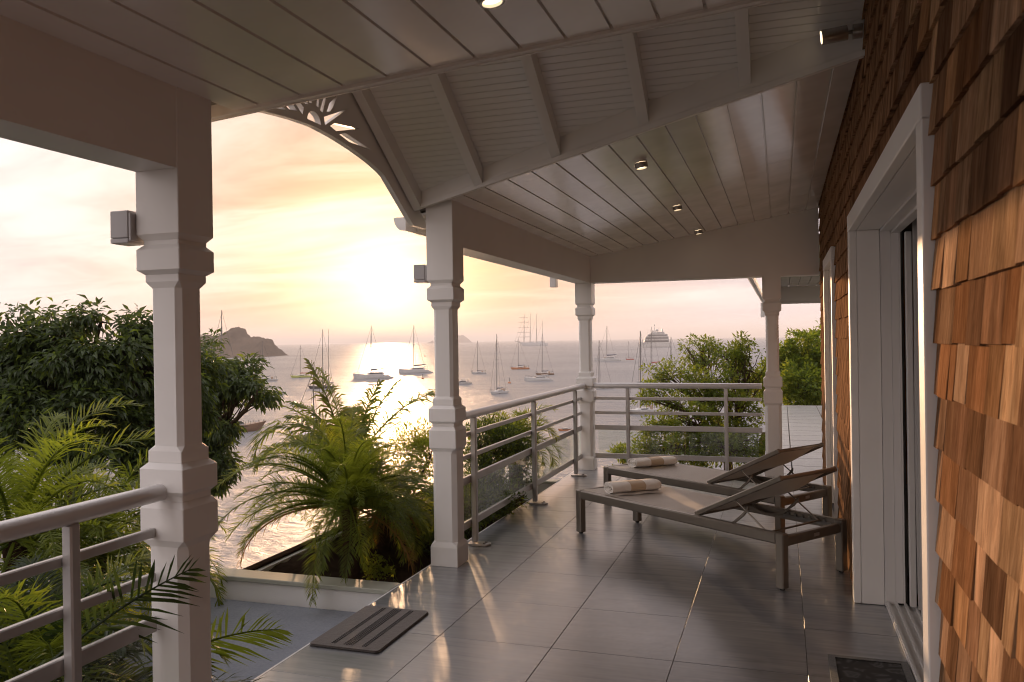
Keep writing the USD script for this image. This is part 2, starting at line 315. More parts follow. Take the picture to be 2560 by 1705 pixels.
# sea
mat("sea_water", {"g": ("geometry", {}), "mp": ("mapping", {"mapping_type": "point", "rotation": (0, 0, 0.5), "scale": (1.0, 2.0, 1)}),
                  "n1": ("noise_texture", {"scale": 0.55, "detail": 6, "roughness": 0.68, "distortion": 0.4}), "n2": ("noise_texture", {"scale": 0.06, "detail": 3, "roughness": 0.5}), "h": ("math", {"math_type": "multiply_add", "value2": 3.0}),
                  "b": ("bump", {"strength": 1.0, "distance": 0.5}), "n3": ("noise_texture", {"scale": 0.008, "detail": 4}), "rr": ("map_range", {"from_min": 0.35, "from_max": 0.65, "to_min": 0.38, "to_max": 0.50, "clamp": True}),
                  "p": ("principled_bsdf", {"base_color": (.15, .155, .165), "ior": 1.4, "specular_ior_level": 0.5})},
    [("g.position", "mp.vector"), ("mp.vector", "n1.vector"), ("mp.vector", "n2.vector"), ("n2.fac", "h.value1"), ("n1.fac", "h.value3"), ("h.value", "b.height"), ("b.normal", "p.normal"), ("g.position", "n3.vector"), ("n3.fac", "rr.value"), ("rr.result", "p.roughness")])
# leaves
def leaf(name, a, b, trans, rough=0.45, tfac=0.42, scale=0.9):
    mat(name, {"g": ("geometry", {}), "n": ("noise_texture", {"scale": scale, "detail": 3}), "s": ("math", {"math_type": "multiply_add", "value2": 0.55, "value3": -0.02}), "nn": ("math", {"math_type": "multiply", "value2": 0.5}), "a": ("math", {"math_type": "add"}),
               "c": ("mix_color", {"a": a, "b": b}), "tc": ("mix_color", {"a": tuple(x*0.6 for x in trans), "b": trans}), "d": ("principled_bsdf", {"roughness": rough, "specular_ior_level": 0.4}), "t": ("translucent_bsdf", {}), "p": ("mix_closure", {"fac": tfac})},
        [("g.position", "n.vector"), ("g.random_per_island", "s.value1"), ("n.fac", "nn.value1"), ("s.value", "a.value1"), ("nn.value", "a.value2"), ("a.value", "c.fac"), ("c.result", "d.base_color"), ("a.value", "tc.fac"), ("tc.result", "t.color"), ("d.BSDF", "p.closure1"), ("t.BSDF", "p.closure2")], surface="p.closure")
leaf("leaf_dark", (.030, .050, .015), (.07, .095, .028), (.15, .21, .045), 0.38, 0.38, 0.9)
leaf("leaf_green", (.05, .08, .014), (.105, .145, .024), (.36, .46, .045), 0.5, 0.5, 0.9)
leaf("leaf_lime", (.085, .115, .014), (.16, .19, .026), (.52, .58, .05), 0.5, 0.55, 0.9)
leaf("frond_green", (.05, .075, .012), (.10, .135, .022), (.38, .46, .04), 0.42, 0.5, 2.0)
leaf("frond_bright", (.08, .11, .012), (.15, .19, .022), (.55, .62, .05), 0.42, 0.55, 2.0)
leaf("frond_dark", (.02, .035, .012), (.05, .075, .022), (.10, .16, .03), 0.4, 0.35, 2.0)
leaf("frond_coco", (.045, .062, .014), (.105, .125, .025), (.34, .36, .04), 0.4, 0.42, 2.0)
leaf("frond_dry", (.22, .12, .03), (.42, .26, .06), (.55, .30, .05), 0.6, 0.45, 2.0)
ground("bark", (.035, .025, .018), (.11, .08, .055), 22, 0.03)
ground("palm_bark", (.030, .020, .014), (.095, .06, .035), 30, 0.05)

# ------------------------------------------------------------------ ground, sea, hills
SEA = -12.5
put("sea", (np.array([[-30000, -2000, SEA], [30000, -2000, SEA], [30000, 40000, SEA], [-30000, 40000, SEA]], float), np.array([[0, 1, 2, 3]])), "sea_water", kind="structure")

def terrain_h(x, y):
    """hillside falling from the house to the sea"""
    dx = np.maximum(-2.6-x, 0.0); dy = np.maximum(y-12.0, 0.0)*np.where(x < -0.6, 1.0, 0.0)
    dy = np.maximum(dy, np.maximum(y-21.0, 0.0))
    d = np.hypot(dx, dy)
    n = meshkit.fbm(np.stack([x*0.35, y*0.35, 0*x], -1), 4, 5)-0.5
    return -0.75-0.30*d-0.004*d*d+n*np.minimum(0.25+0.05*d, 1.2)
def build_terrain():
    gx = np.concatenate([np.linspace(-75, -10, 45), np.linspace(-9.5, 8, 36), np.linspace(9, 60, 18)])
    gy = np.concatenate([np.linspace(-30, 0, 18), np.linspace(0.5, 30, 60), np.linspace(31, 90, 36)])
    X, Y = np.meshgrid(gx, gy, indexing="ij"); Z = np.maximum(terrain_h(X, Y), SEA-2.5)
    n, m = X.shape; i, j = np.meshgrid(np.arange(n-1), np.arange(m-1), indexing="ij")
    q = np.stack([i*m+j, (i+1)*m+j, (i+1)*m+j+1, i*m+j+1], -1).reshape(-1, 4)
    put("hillside", (np.stack([X, Y, Z], -1).reshape(-1, 3), q), "scrub", smooth=True, kind="structure")
build_terrain()

def headland(name, ridge, dist, depth, seed, label):
    """an island: ridge = [(print px, print py)] of its skyline, standing at a distance along the view"""
    # skyline heights at true positions, rounded into a body with thickness
    P = np.array([ray_at(px, py, dist) for px, py in ridge]); base = P.copy(); base[:, 2] = SEA-1
    t = np.linspace(0, len(P)-1, 110); xy = np.stack([np.interp(t, np.arange(len(P)), P[:, k]) for k in (0, 1)], 1); h = np.interp(t, np.arange(len(P)), P[:, 2])-SEA
    fwd = _f[:2]/np.linalg.norm(_f[:2]); s = np.linspace(-1, 1, 41); rings = []
    for k in range(len(t)):
        row = []
        for a in s:
            prof = max(0.0, 1-abs(a)**1.7)
            p = np.array([xy[k, 0]+fwd[0]*a*depth, xy[k, 1]+fwd[1]*a*depth])
            nz = meshkit.fbm(np.array([[p[0]*9/depth, p[1]*9/depth, seed]]), 5, seed)[0]-0.5
            nz2 = meshkit.fbm(np.array([[p[0]*30/depth, p[1]*30/depth, seed]]), 3, seed+3)[0]-0.5
            hh = h[k]*(prof*(1+0.10*nz2)+ (0.55*nz*prof if abs(a) > 0.06 else 0.05*nz2))
            if abs(a) > 0.06: hh = min(hh, h[k]*0.97)
            row.append([p[0], p[1], SEA-0.8+hh])
        rings.append(row)
    R = np.array(rings); n, m = R.shape[:2]; i, j = np.meshgrid(np.arange(n-1), np.arange(m-1), indexing="ij")
    q = np.stack([i*m+j, (i+1)*m+j, (i+1)*m+j+1, i*m+j+1], -1).reshape(-1, 4)
    put(name, (R.reshape(-1, 3), q), "rock", smooth=35, kind="structure", label=label)
headland("headland", [(395, 820), (420, 800), (440, 788), (458, 777), (476, 768), (492, 772), (500, 771), (508, 769), (516, 767), (526, 761), (538, 755), (544, 751), (549, 750), (554, 757), (560, 772), (566, 774), (580, 774), (586, 772), (598, 773), (606, 776), (612, 778), (615, 787), (620, 789), (625, 801), (630, 811), (636, 820)], 968*math.cos(math.radians(18)), 70, 3, "brown rocky headland rising from the sea on the left")
headland("islet", [(1030, 791), (1042, 778), (1052, 771), (1064, 770), (1072, 775), (1080, 782), (1087, 790)], 6000, 220, 9, "hazy round hill on the horizon behind the second post")
headland("islet", [(974, 790.5), (984, 788), (990, 785), (995, 782), (997, 786), (999, 790.5)], 6000, 60, 11, "tiny pointed rock on the horizon left of the second post")

# ------------------------------------------------------------------ deck: tiles, one by one
TX0, TSX, TY0, TSY = -1.7878, 0.6277, 4.0865, 0.6563
floor = UsdGeom.Xform.Define(stage, "/World/deck_floor"); tag(floor, kind="structure")
put("grout_bed", MB().box([-2.41, -2.9, -0.15], [0.75, 9.985, -0.003]).box([-0.215, 9.986, -0.15], [2.4, 20.0, -0.006]).box([0.751, 9.4, -0.15], [2.4, 9.985, -0.006]), "grout", floor)
rng = random.Random(4)
EDGE = -2.405
def tile(x0, x1, y0, y1):
    g = 0.0016 if y0 < 9.6 else 0.0080; dz = rng.uniform(-0.0006, 0.0006)
    m = MB().obox([(x0+x1)/2, (y0+y1)/2, -0.006+dz], np.eye(3), [(x1-x0)/2-g, (y1-y0)/2-g, 0.006], 0.0009)
    put("tile", m, f"tile_{rng.randrange(6)}", floor)
for j in range(-10, 24):
    y0 = TY0+j*TSY; y1 = y0+TSY
    for i in range(-1, 7 if y0 > 9.4 else 5):
        x0 = TX0+i*TSX; x1 = x0+TSX
        if i == -1: x0 = EDGE
        if y0 <= 9.4 and i >= 4:
            x1 = min(x1, 0.632 if 2.3 < y0 < 5.2 else 0.44)
            if x1-x0 < 0.06: continue
        if i == 3 and y0 <= 9.4 and not 2.3 < y0 < 5.2: x1 = 0.425
        if i == 3 and 2.3 < y0 < 5.2: x1 = 0.628
        if i == 4 and y0 <= 9.4: continue
        if j >= 9:
            x0 = max(x0, -0.212)
            if x1-x0 < 0.03: continue
        tile(x0, x1, y0, y1)
# the deck's edge above the lower terrace
put("deck_edge", MB().box([-2.43, -2.9, -0.9], [-2.408, 10.012, -0.008]).box([-2.405, 9.99, -0.9], [-0.24, 10.012, -0.008]).box([-0.238, 9.99, -0.9], [-0.218, 20.0, -0.008]).box([-0.215, 20.002, -0.9], [2.4, 20.03, -0.008]), "wall_render", kind="structure", label="white render edge of the tiled deck above the lower terrace")
put("lower_terrace", MB().box([-6.2, 2.95, -0.45], [-2.43, 4.752, -0.164]), "gravel_terrace", kind="structure", label="blue grey lower terrace one step below the deck")

# planter: front wall with cap, outer wall, end wall; soil inside
pl = thing("planter_wall", "low white planter wall with grey green cap along the lower terrace", "planter")
put("front_wall", MB().box([-4.7, 4.768, -0.9], [-2.432, 4.915, -0.035]), "wall_render", pl)
put("cap", MB().obox([-3.57, 4.842, -0.019], np.eye(3), [1.14, 0.086, 0.016], 0.005), "cap_stone", pl)
put("outer_wall", MB().bar([-3.66, 4.93, -0.45], [-3.72, 8.97, -0.45], 0.13, 0.83), "wall_render", pl)
put("cap", MB().bar([-3.665, 4.93, -0.022], [-3.70, 9.03, -0.022], 0.07, 0.02, bev=0.004), "soil", pl)
put("end_wall", MB().box([-3.64, 8.925, -0.9], [-2.432, 9.05, -0.035]), "wall_render", pl)
put("cap", MB().obox([-3.035, 8.987, -0.018], np.eye(3), [0.60, 0.078, 0.015], 0.005), "cap_stone", pl)
def soil():
    gx, gy = np.linspace(-3.63, -2.432, 22), np.linspace(4.9, 8.93, 70); X, Y = np.meshgrid(gx, gy, indexing="ij")
    Z = -0.20+0.165*np.clip((-2.75-X)/0.8, 0, 1)**1.2-0.05*np.clip((Y-5)/2, 0, 1)*np.clip((X+3.6)/0.6, 0, 1)+0.10*(meshkit.fbm(np.stack([X*2.2, Y*2.2, 0*X], -1), 4, 2)-0.5)+0.03*(meshkit.noise(np.stack([X*22, Y*22, 0*X], -1), 8)-0.5)
    n, m = X.shape; i, j = np.meshgrid(np.arange(n-1), np.arange(m-1), indexing="ij")
    put("planter_soil", (np.stack([X, Y, Z], -1).reshape(-1, 3), np.stack([i*m+j, (i+1)*m+j, (i+1)*m+j+1, i*m+j+1], -1).reshape(-1, 4)), "soil", smooth=True, kind="structure")
soil()
put("garden_bed", MB().box([-5.2, -3.0, -1.2], [-2.434, 2.949, -0.30]), "soil", kind="structure")

# ------------------------------------------------------------------ house wall with cedar shingles
WX = 0.430                                                   # plane of the sheathing
D1 = (2.70, 5.26, 2.22); D2 = (7.19, 8.33, 2.22)             # openings: y0, y1, top
CW = 0.10                                                    # casing width
hw = thing("house_wall", "house wall clad in reddish brown cedar shingles", "wall")
core = MB()
for y0, y1, z0, z1 in ((-2.9, D1[0]-.022, -0.1, 3.75), (D1[0]-.022, D1[1]+.022, D1[2]+0.021, 3.75), (D1[1]+.022, D2[0]-.022, -0.1, 3.75), (D2[0]-.022, D2[1]+.022, D2[2]+0.021, 3.75), (D2[1]+.022, 9.76, -0.1, 3.75)):
    core.box([WX, y0, z0], [WX+0.115, y1, z1])
core.box([WX+0.116, 9.64, -0.1], [5.0, 9.76, 3.75])
put("sheathing", core, "cedar_3", hw)
EXPO = 0.1474; Z0 = 0.838-5*EXPO-EXPO                        # butt line of course 0 is below the floor
def openings(z0, z1):
    out = []
    for y0, y1, top in (D1, D2):
        if z0 < top+CW+0.02: out.append((y0-CW-0.004, y1+CW+0.004))
    return out
rng = random.Random(11)
SH = []
for kc in range(0, 27):
    zb = Z0+kc*EXPO
    if zb > 3.72: break
    blocked = openings(zb, zb+EXPO); y = 1.2-rng.uniform(0, 0.1)
    while y < 9.74:
        w = rng.choice((0.085, 0.10, 0.12, 0.14, 0.16, 0.19, 0.22))*rng.uniform(0.9, 1.1)
        spans = [(y+0.0015, min(y+w, 9.755)-0.0015)]
        for a, b in blocked:
            nx = []
            for s0, s1 in spans:
                if s1 <= a or s0 >= b: nx.append((s0, s1))
                else:
                    if a-s0 > 0.02: nx.append((s0, a))
                    if s1-b > 0.02: nx.append((b, s1))
            spans = nx
        for s0, s1 in spans:
            dz = rng.uniform(-0.004, 0.004); zb_ = max(zb+dz, 0.012); th = rng.uniform(0.007, 0.011); lift = rng.uniform(0.0, 0.003); skew = rng.uniform(-0.002, 0.002)
            # just-visible butt over doors: keep shingles above the head casing
            if blocked and False: pass
            zt = zb+EXPO*1.10
            xb = WX-0.012-lift; xt = WX-0.004
            v = [[xb-th+skew, s0, zb_], [xb-th-skew, s1, zb_], [xt-0.004, s1, zt], [xt-0.004, s0, zt], [WX-0.002, s0, zb_+0.002], [WX-0.002, s1, zb_+0.002], [WX-0.001, s1, zt], [WX-0.001, s0, zt]]
            f = [[0, 3, 2, 1], [0, 1, 5, 4], [0, 4, 7, 3], [1, 2, 6, 5], [3, 7, 6, 2]]
            ym = (s0+s1)/2; dist = math.hypot(ym, (zb-1.6)); size = (s1-s0)*0.4/dist**2
            SH.append((dist, v, f, rng.choices(range(10), (5, 4, 4, 2.5, 4, 4, 2, 3, 3, 1.2))[0], s0))
        y += w
SH.sort(key=lambda s: s[0])
rest = {i: MB() for i in range(10)}
for k, (dist, v, f, mi, s0) in enumerate(SH):
    if k < 300: put("shingle", MB().add(v, f), f"cedar_{mi}", hw)
    else: rest[mi].add(v, f)
allrest = MB()
for mi, m in rest.items(): allrest.add(*m.arrays())
put("shingle_courses", allrest, "cedar_mix", hw, kind="stuff")
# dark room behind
put("interior_room", MB().box([0.80, 1.0, -0.06], [5, 9.6, -0.02]).box([4.9, 1.0, 0], [5, 9.6, 3]).box([0.6, 1.0, 2.6], [5, 9.6, 2.7]).box([0.56, 0.9, 0], [5, 1.0, 3]).box([1.2, 6.2, 0], [4.9, 6.3, 2.6]), "room_dark", kind="structure")

def doorway(name, D, label, cat, depth=0.21, glass=False):
    y0, y1, top = D; d = thing(name, label, cat)
    xf = WX-0.042
    # casings: near, far, head, with an outer back band
    for a, b in ((y0-CW, y0), (y1, y1+CW)):
        put("casing", MB().box([xf, a, 0.004], [WX, b, top], 0.004), "white_paint", d)
    put("head_casing", MB().box([xf-0.002, y0-CW-0.002, top+0.001], [WX, y1+CW+0.002, top+CW], 0.004), "white_paint", d)
    # jamb linings and head lining
    for a, b in ((y0-0.02, y0-0.001), (y1+0.001, y1+0.02)):
        put("jamb_lining", MB().box([WX+0.001, a, 0.004], [WX+0.125, b, top-0.001], 0.002), "white_paint", d)
    put("head_lining", MB().box([WX+0.001, y0-0.02, top+0.001-0.0005], [WX+0.125, y1+0.02, top+0.019]), "white_paint", d)
    # frame: stepped profile
    fx = WX+0.127
    for a, s in ((y0, 1), (y1, -1)):
        m = MB().box([fx, a-s*0.02, 0.004], [fx+0.055, a+s*0.012, top]).box([fx+0.056, a-s*0.02, 0.03], [fx+0.095, a+s*0.028, top]).box([fx+0.096, a-s*0.02, 0.03], [fx+0.104, a+s*0.045, top])
        put("frame_stile", m, "frame_white", d)
        put("gasket", MB().box([fx+0.1045, a+s*0.001, 0.03], [fx+0.118, a+s*0.03, top-0.01]), "gasket", d)
    put("frame_head", MB().box([fx, y0, top-0.014], [fx+0.055, y1, top+0.02]).box([fx+0.056, y0, top-0.03], [fx+0.104, y1, top+0.02]), "frame_white", d)
    # sill with three tracks
    m = MB().box([fx+0.004, y0+0.013, 0.001], [fx+0.21, y1-0.013, 0.016])
    for x in (0.008, 0.052, 0.10, 0.15): m.box([fx+x, y0+0.013, 0.0165], [fx+x+0.012, y1-0.013, 0.034])
    put("sill_track", m, "frame_white", d)
    # the sash slid back to the far side: stile, rails and pane
    sx = fx+0.106; s0, s1 = y1-0.06-0.045, y1-0.04
    put("sash_stile", MB().box([sx+0.016, s0, 0.036], [sx+0.05, s0+0.045, top-0.032], 0.003), "frame_white", d)
    return d, fx
d1, fx1 = doorway("sliding_door", D1, "open sliding door with deep white frame in the shingled wall", "door")
put("latch_plate", MB().box([fx1+0.058, 4.30, 0.0165], [fx1+0.082, 4.36, 0.026], 0.002), "badge", d1)
d2, fx2 = doorway("garden_door", D2, "narrower white framed door farther along the shingled wall", "door")
put("pane", MB().box([fx2+0.125, D2[0], 0.03], [fx2+0.131, D2[1]-0.03, D2[2]-0.03]), "pane_glass", d2)
# curtain gathered inside the far jamb
def curtain():
    s = np.linspace(0, 1, 90); y = 5.15-0.75*s; x = 0.735+0.022*np.sin(s*70)+0.010*np.sin(s*31+1)
    z = np.linspace(0.045, 2.3, 24); v = []
    for zz in z:
        k = 0.9+0.1*(1-zz/2.3); v.append(np.stack([x*1.0+0.008*np.sin(s*50+zz*1.5), 5.16-(5.16-y)*k, np.full_like(s, zz)], 1))
    V = np.array(v); n, m = V.shape[:2]; i, j = np.meshgrid(np.arange(n-1), np.arange(m-1), indexing="ij")
    put("curtain", (V.reshape(-1, 3), np.stack([i*m+j, (i+1)*m+j, (i+1)*m+j+1, i*m+j+1], -1).reshape(-1, 4)), "curtain_cloth", smooth=True, label="grey curtain hanging inside the open sliding door", cat="curtain")
curtain()

# ------------------------------------------------------------------ porch posts
PW = 0.206
def post(cx, cy, label):
    p = thing("porch_post", label, "post", (cx, cy, 0), group="white porch posts with collars and chamfered corners")
    def ring(hw, z, ch):
        """square ring with chamfer ch (8 points)"""
        c = max(ch, 0.0015)
        return [[hw-c, -hw, z], [hw, -hw+c, z], [hw, hw-c, z], [hw-c, hw, z], [-hw+c, hw, z], [-hw, hw-c, z], [-hw, -hw+c, z], [-hw+c, -hw, z]]
    H = PW/2
    put("base_block", MB().loft([ring(H, 0.002, .003), ring(H, 0.135, .003), ring(H-0.004, 0.150, .003), ring(H-0.012, 0.172, .030), ring(H-0.012, 0.175, .030)]), "white_paint", p)
    put("lower_shaft", MB().loft([ring(H-0.012, 0.176, .030), ring(H-0.012, 0.80, .030), ring(H-0.012, 0.815, .024), ring(H, 0.842, .003), ring(H, 0.965, .003), ring(H-0.017, 0.990, .003)]), "white_paint", p)
    put("rail_collar", MB().loft([ring(H-0.0185, 0.9905, .003), ring(H-0.0185, 1.012, .003), ring(H, 1.03, .003), ring(H, 1.118, .003), ring(H-0.022, 1.140, .003)]), "white_paint", p)
    put("shaft", MB().loft([ring(H-0.0225, 1.1405, .003), ring(H-0.0225, 1.185, .003), ring(H-0.032, 1.205, .020), ring(H-0.032, 1.825, .020), ring(H-0.0225, 1.85, .003), ring(H-0.0225, 1.878, .003)]), "white_paint", p)
    put("top_collar", MB().loft([ring(H-0.021, 1.8785, .003), ring(H, 1.895, .003), ring(H, 1.975, .003), ring(H-0.02, 1.995, .003), ring(H-0.02, 2.012, .003)]), "white_paint", p)
    put("capital", MB().loft([ring(H-0.019, 2.0125, .003), ring(H-0.001, 2.035, .003), ring(H-0.001, 2.60, .003)]), "white_paint", p)
    return p
POSTS = [(-2.297, 2.690, "large white porch post nearest the camera, on the left"), (-2.295, 5.452, "white porch post in front of the setting sun, beside the planter"),
         (-2.293, 9.855, "white corner porch post where the two far railings meet"), (-0.102, 9.855, "white porch post at the right end of the far railing")]
for a in POSTS: post(*a)

# wall lamps on the posts
def wall_light(loc, label):
    l = thing("wall_light", label, "wall lamp", loc, group="box lamps on the porch posts")
    put("backplate", MB().box([-0.012, -0.045, -0.055], [0.0, 0.045, 0.055], 0.002), "lamp_grey", l)
    put("body", MB().box([-0.100, -0.047, -0.042], [-0.0125, 0.047, 0.065], 0.003), "lamp_grey", l)
    put("lower_trim", MB().box([-0.100, -0.047, -0.062], [-0.0125, 0.047, -0.044], 0.002), "lamp_grey", l)
    put("lens", MB().box([-0.088, -0.035, -0.0645], [-0.022, 0.035, -0.0625]), "lamp_glass", l)
wall_light((-2.402, 2.61, 2.065), "grey box lamp on the outer side of the nearest post")
wall_light((-2.400, 5.40, 2.085), "box lamp on the post in front of the sun")

# ------------------------------------------------------------------ porch roof: sloping plank ceiling, cross gable with rafters
Zp = lambda x: 2.597+0.166*(np.asarray(x, float)+2.18)
RY, RZ, GS = 4.08, 3.50, 0.69
Zg = lambda y: RZ-GS*np.abs(np.asarray(y, float)-RY)
V1 = lambda x: 3.46+0.225*x
V2 = lambda x: 4.62-0.282*x
def sheet(poly, zf, t, off=0.0):
    """polygon in plan raised onto the surface zf(x, y), t thick"""
    m = MB().prism(poly, t); v, f = m.arrays(); v = v.copy(); v[:, 2] += zf(v[:, 0], v[:, 1])+off
    return v, f
main = lambda x, y: Zp(x)
gab = lambda x, y: Zg(y)
def clip_rect(x0, x1, y0, y1): return sbox(x0, y0, x1, y1)
XL, XR = -2.60, WX-0.002
near_area = Polygon([(-2.199, -2.4), (WX-0.03, -2.4), (WX-0.03, V1(WX-0.03)), (-2.199, V1(-2.199))])
far_area = Polygon([(-2.199, V2(-2.199)), (WX-0.03, V2(WX-0.03)), (WX-0.03, 9.748), (-2.199, 9.748)])
roof = thing("porch_roof", "white plank porch roof with an open cross gable and rafters", "roof")
GX, GSP, GW = -1.36, 0.1815, 0.013
rngp = random.Random(3)
for area, joints in ((near_area, ()), (far_area, (6.9,))):
    for k in range(-6, 11):
        x0, x1 = GX+k*GSP+GW/2, GX+(k+1)*GSP-GW/2
        p = area.intersection(sbox(max(x0, -2.199), -9, min(x1, WX-0.03), 20))
        if p.is_empty or p.area < 0.002: continue
        cuts = [-9, 20]
        if joints: cuts = [-9, rngp.uniform(6.2, 8.6), 20] if k % 2 else [-9, 20]
        for a, b in zip(cuts, cuts[1:]):
            q = p.intersection(sbox(-9, a+0.001, 9, b-0.001))
            if q.is_empty: continue
            put("ceiling_plank", sheet(q, main, 0.018, rngp.uniform(-0.0008, 0.0008)), "ceiling_paint", roof)
put("ceiling_backing", (lambda A, B: (np.vstack([A[0], B[0]]), np.vstack([A[1], B[1]+len(A[0])])))(sheet(near_area, main, 0.01, 0.0205), sheet(far_area, main, 0.01, 0.0205)), "ceiling_paint", roof)
# valley boards: upright boards along the two valleys, from the plank ceiling up to the gable slopes
def valley(Vf, s, y_hint):
    xs = np.array([-2.47, WX-0.004]); d = np.array([1.0, (Vf(1)-Vf(0))]); d /= np.linalg.norm(d); nrm = np.array([-d[1], d[0]])*s   # towards the ceiling side
    t = 0.034; m = MB(); rows = []
    for x in np.linspace(xs[0], xs[1], 9):
        y = Vf(x); a = np.array([x, y])+nrm*0.001; b = a+nrm*t
        rows.append([[a[0], a[1], Zp(x)-0.012], [b[0], b[1], Zp(x)-0.012], [b[0], b[1], Zg(y)+0.02], [a[0], a[1], Zg(y)+0.02]])
    put("valley_board", m.loft(rows if s > 0 else [r[::-1] for r in rows]), "white_paint", roof)
    # thin lip along the lower edge
    m = MB(); rows = []
    for x in np.linspace(xs[0]+0.05, xs[1], 9):
        y = Vf(x); a = np.array([x, y])-nrm*0.010; b = a+nrm*0.0105
        rows.append([[a[0], a[1], Zp(x)-0.016], [b[0], b[1], Zp(x)-0.016], [b[0], b[1], Zp(x)+0.012], [a[0], a[1], Zp(x)+0.012]])
    put("valley_lip", m.loft(rows if s > 0 else [r[::-1] for r in rows]), "white_paint", roof)
valley(V2, 1, 5); valley(V1, -1, 3)
# beadboard on both slopes of the gable
gfar = Polygon([(-2.478, RY), (XR, RY), (XR, V2(XR)), (-2.478, V2(-2.478))]); gnear = Polygon([(-2.478, RY), (-2.478, V1(-2.478)), (XR, V1(XR)), (XR, RY)])
for area, s in ((gfar, 1), (gnear, -1)):
    vs, fs, n = [], [], 0
    BW = 0.0385
    for k in range(40):
        a, b = RY+s*k*BW, RY+s*((k+1)*BW-0.005); q = area.intersection(sbox(-9, min(a, b), 9, max(a, b)))
        if q.is_empty or q.area < 1e-4: continue
        v, f = sheet(q, gab, 0.010); vs.append(v); fs.append(f+n); n += len(v)
    v, f = sheet(area, gab, 0.012, 0.006); vs.append(v); fs.append(f+n)
    put("beadboard", (np.vstack(vs), np.vstack(fs)), "ceiling_paint", roof, kind="stuff")
    for xc in (-2.437, -1.917, -1.337, -0.756, -0.171):
        q = area.intersection(sbox(xc-0.0325, -9, xc+0.0325, 9))
        v, f = sheet(q, gab, 0.118, -0.1185); put("rafter", (v, f), "white_paint", roof)
# eave soffit outside the beams, beams, end beam
for y0, y1 in ((-2.4, 2.56), (5.58, 9.97)):
    put("soffit", sheet(sbox(-2.56, y0, -2.402, y1), main, 0.015), "white_paint", roof)
    put("fascia", MB().box([-2.578, y0, 2.42], [-2.561, y1, 2.60], 0.002), "white_paint", roof)
def slope_beam(y0, y1, x0, x1, zb):
    return MB().loft([[[x0, y, zb], [x1, y, zb], [x1, y, Zp(x1)+0.017], [x0, y, Zp(x0)+0.017]] for y in (y1, y0)])
put("side_beam", slope_beam(-2.4, 2.588, -2.398, -2.2, 2.282), "white_paint", roof)
put("side_beam", slope_beam(5.556, 9.749, -2.398, -2.2, 2.282), "white_paint", roof)
put("end_beam", MB().prism(Polygon([(-2.396, 2.281), (WX-0.02, 2.281), (WX-0.02, float(Zp(WX-0.02))+0.03), (-2.396, float(Zp(-2.396))+0.017)]), 0.2, frame([0, 9.951, 0], [1, 0, 0], [0, 0, 1])), "white_paint", roof)
# pierced bargeboard with the rising sun
def bargeboard():
    c = 4.04
    low = [(0, 2.822), (.2, 2.812), (.325, 2.80), (.45, 2.786), (.56, 2.770), (.64, 2.757), (.716, 2.741), (.79, 2.724), (.857, 2.704), (1.10, 2.552), (1.227, 2.472), (1.305, 2.43), (1.52, 2.43)]
    up = [(1.52, 2.50), (1.50, float(RZ-GS*1.50)+0.02), (0, RZ+0.03)]
    right = low+up
    poly = Polygon([(c+a, b) for a, b in right]+[(c-a, b) for a, b in right[::-1]][1:-1]).buffer(0)
    th = np.linspace(0, math.pi, 14)
    sun_ = Polygon([(0.070*math.cos(t), 2.847+0.058*math.sin(t)) for t in th])
    rays = [[(.104, 2.902), (.383, 3.022), (.117, 2.858)], [(.171, 2.866), (.22, 2.895), (.531, 2.937), (.242, 2.853)], [(.275, 2.842), (.35, 2.866), (.68, 2.836), (.394, 2.823)],
            [(.136, 2.940), (.170, 3.0), (.259, 3.066), (.207, 2.985), (.174, 2.952)], [(.064, 2.930), (.125, 3.055), (.145, 3.055), (.092, 2.925)], [(.026, 2.945), (.045, 3.05), (.068, 3.05), (.047, 2.942)]]
    holes = [sun_]+[Polygon(r) for r in rays]+[Polygon([(-a, b) for a, b in r]) for r in rays]
    from shapely import affinity
    holes = unary_union([affinity.translate(h, c, 0) for h in holes])
    put("bargeboard", MB().prism(poly.difference(holes), 0.036, frame([-2.522, 0, 0], [0, 1, 0], [0, 0, 1])), "white_paint", roof, label="pierced bargeboard with a rising sun cut out")
bargeboard()
# roof covering
cover_main = Polygon([(-2.62, -2.5), (5, -2.5), (5, 10.05), (-2.62, 10.05)]).difference(Polygon([(-2.7, V1(-2.7)-.045), (WX+0.02, V1(WX+0.02)-.045), (WX+0.02, V2(WX+0.02)+.045), (-2.7, V2(-2.7)+.045)]))
v1, f1 = sheet(cover_main, main, 0.05, 0.034)
v2, f2 = sheet(Polygon([(-2.60, RY), (WX+0.03, RY), (WX+0.03, V2(WX+0.03)+0.05), (-2.60, V2(-2.60)+0.05)]), gab, 0.05, 0.022)
v3, f3 = sheet(Polygon([(-2.60, RY), (-2.60, V1(-2.60)-0.05), (WX+0.03, V1(WX+0.03)-0.05), (WX+0.03, RY)]), gab, 0.05, 0.022)
put("roof_covering", (np.vstack([v1, v2, v3]), np.vstack([f1, f2+len(v1), f3+len(v1)+len(v2)])), "roof_dark", roof)
# gutters
def gutter(x, y0, y1, zt, label, outlet=None):
    g = thing("gutter", label, "gutter")
    prof = [(0, 0), (-0.085, 0), (-0.098, -0.006), (-0.092, -0.022), (-0.088, -0.045), (-0.070, -0.075), (-0.045, -0.095), (0, -0.10)]
    put("channel", MB().loft([[[x+a, y, zt+b] for a, b in prof] for y in (y1, y0)]), "frame_white", g)
    if outlet:
        put("downspout", MB().box([x-0.085, outlet-0.045, zt-outlet_len(outlet)], [x-0.005, outlet+0.045, zt-0.098], 0.004), "frame_white", g)
    return g
outlet_len = lambda y: 0.27 if y < 12 else 0.40
gutter(-2.579, 5.40, 9.98, 2.505, "white gutter along the eave above the far railing post", outlet=9.62)
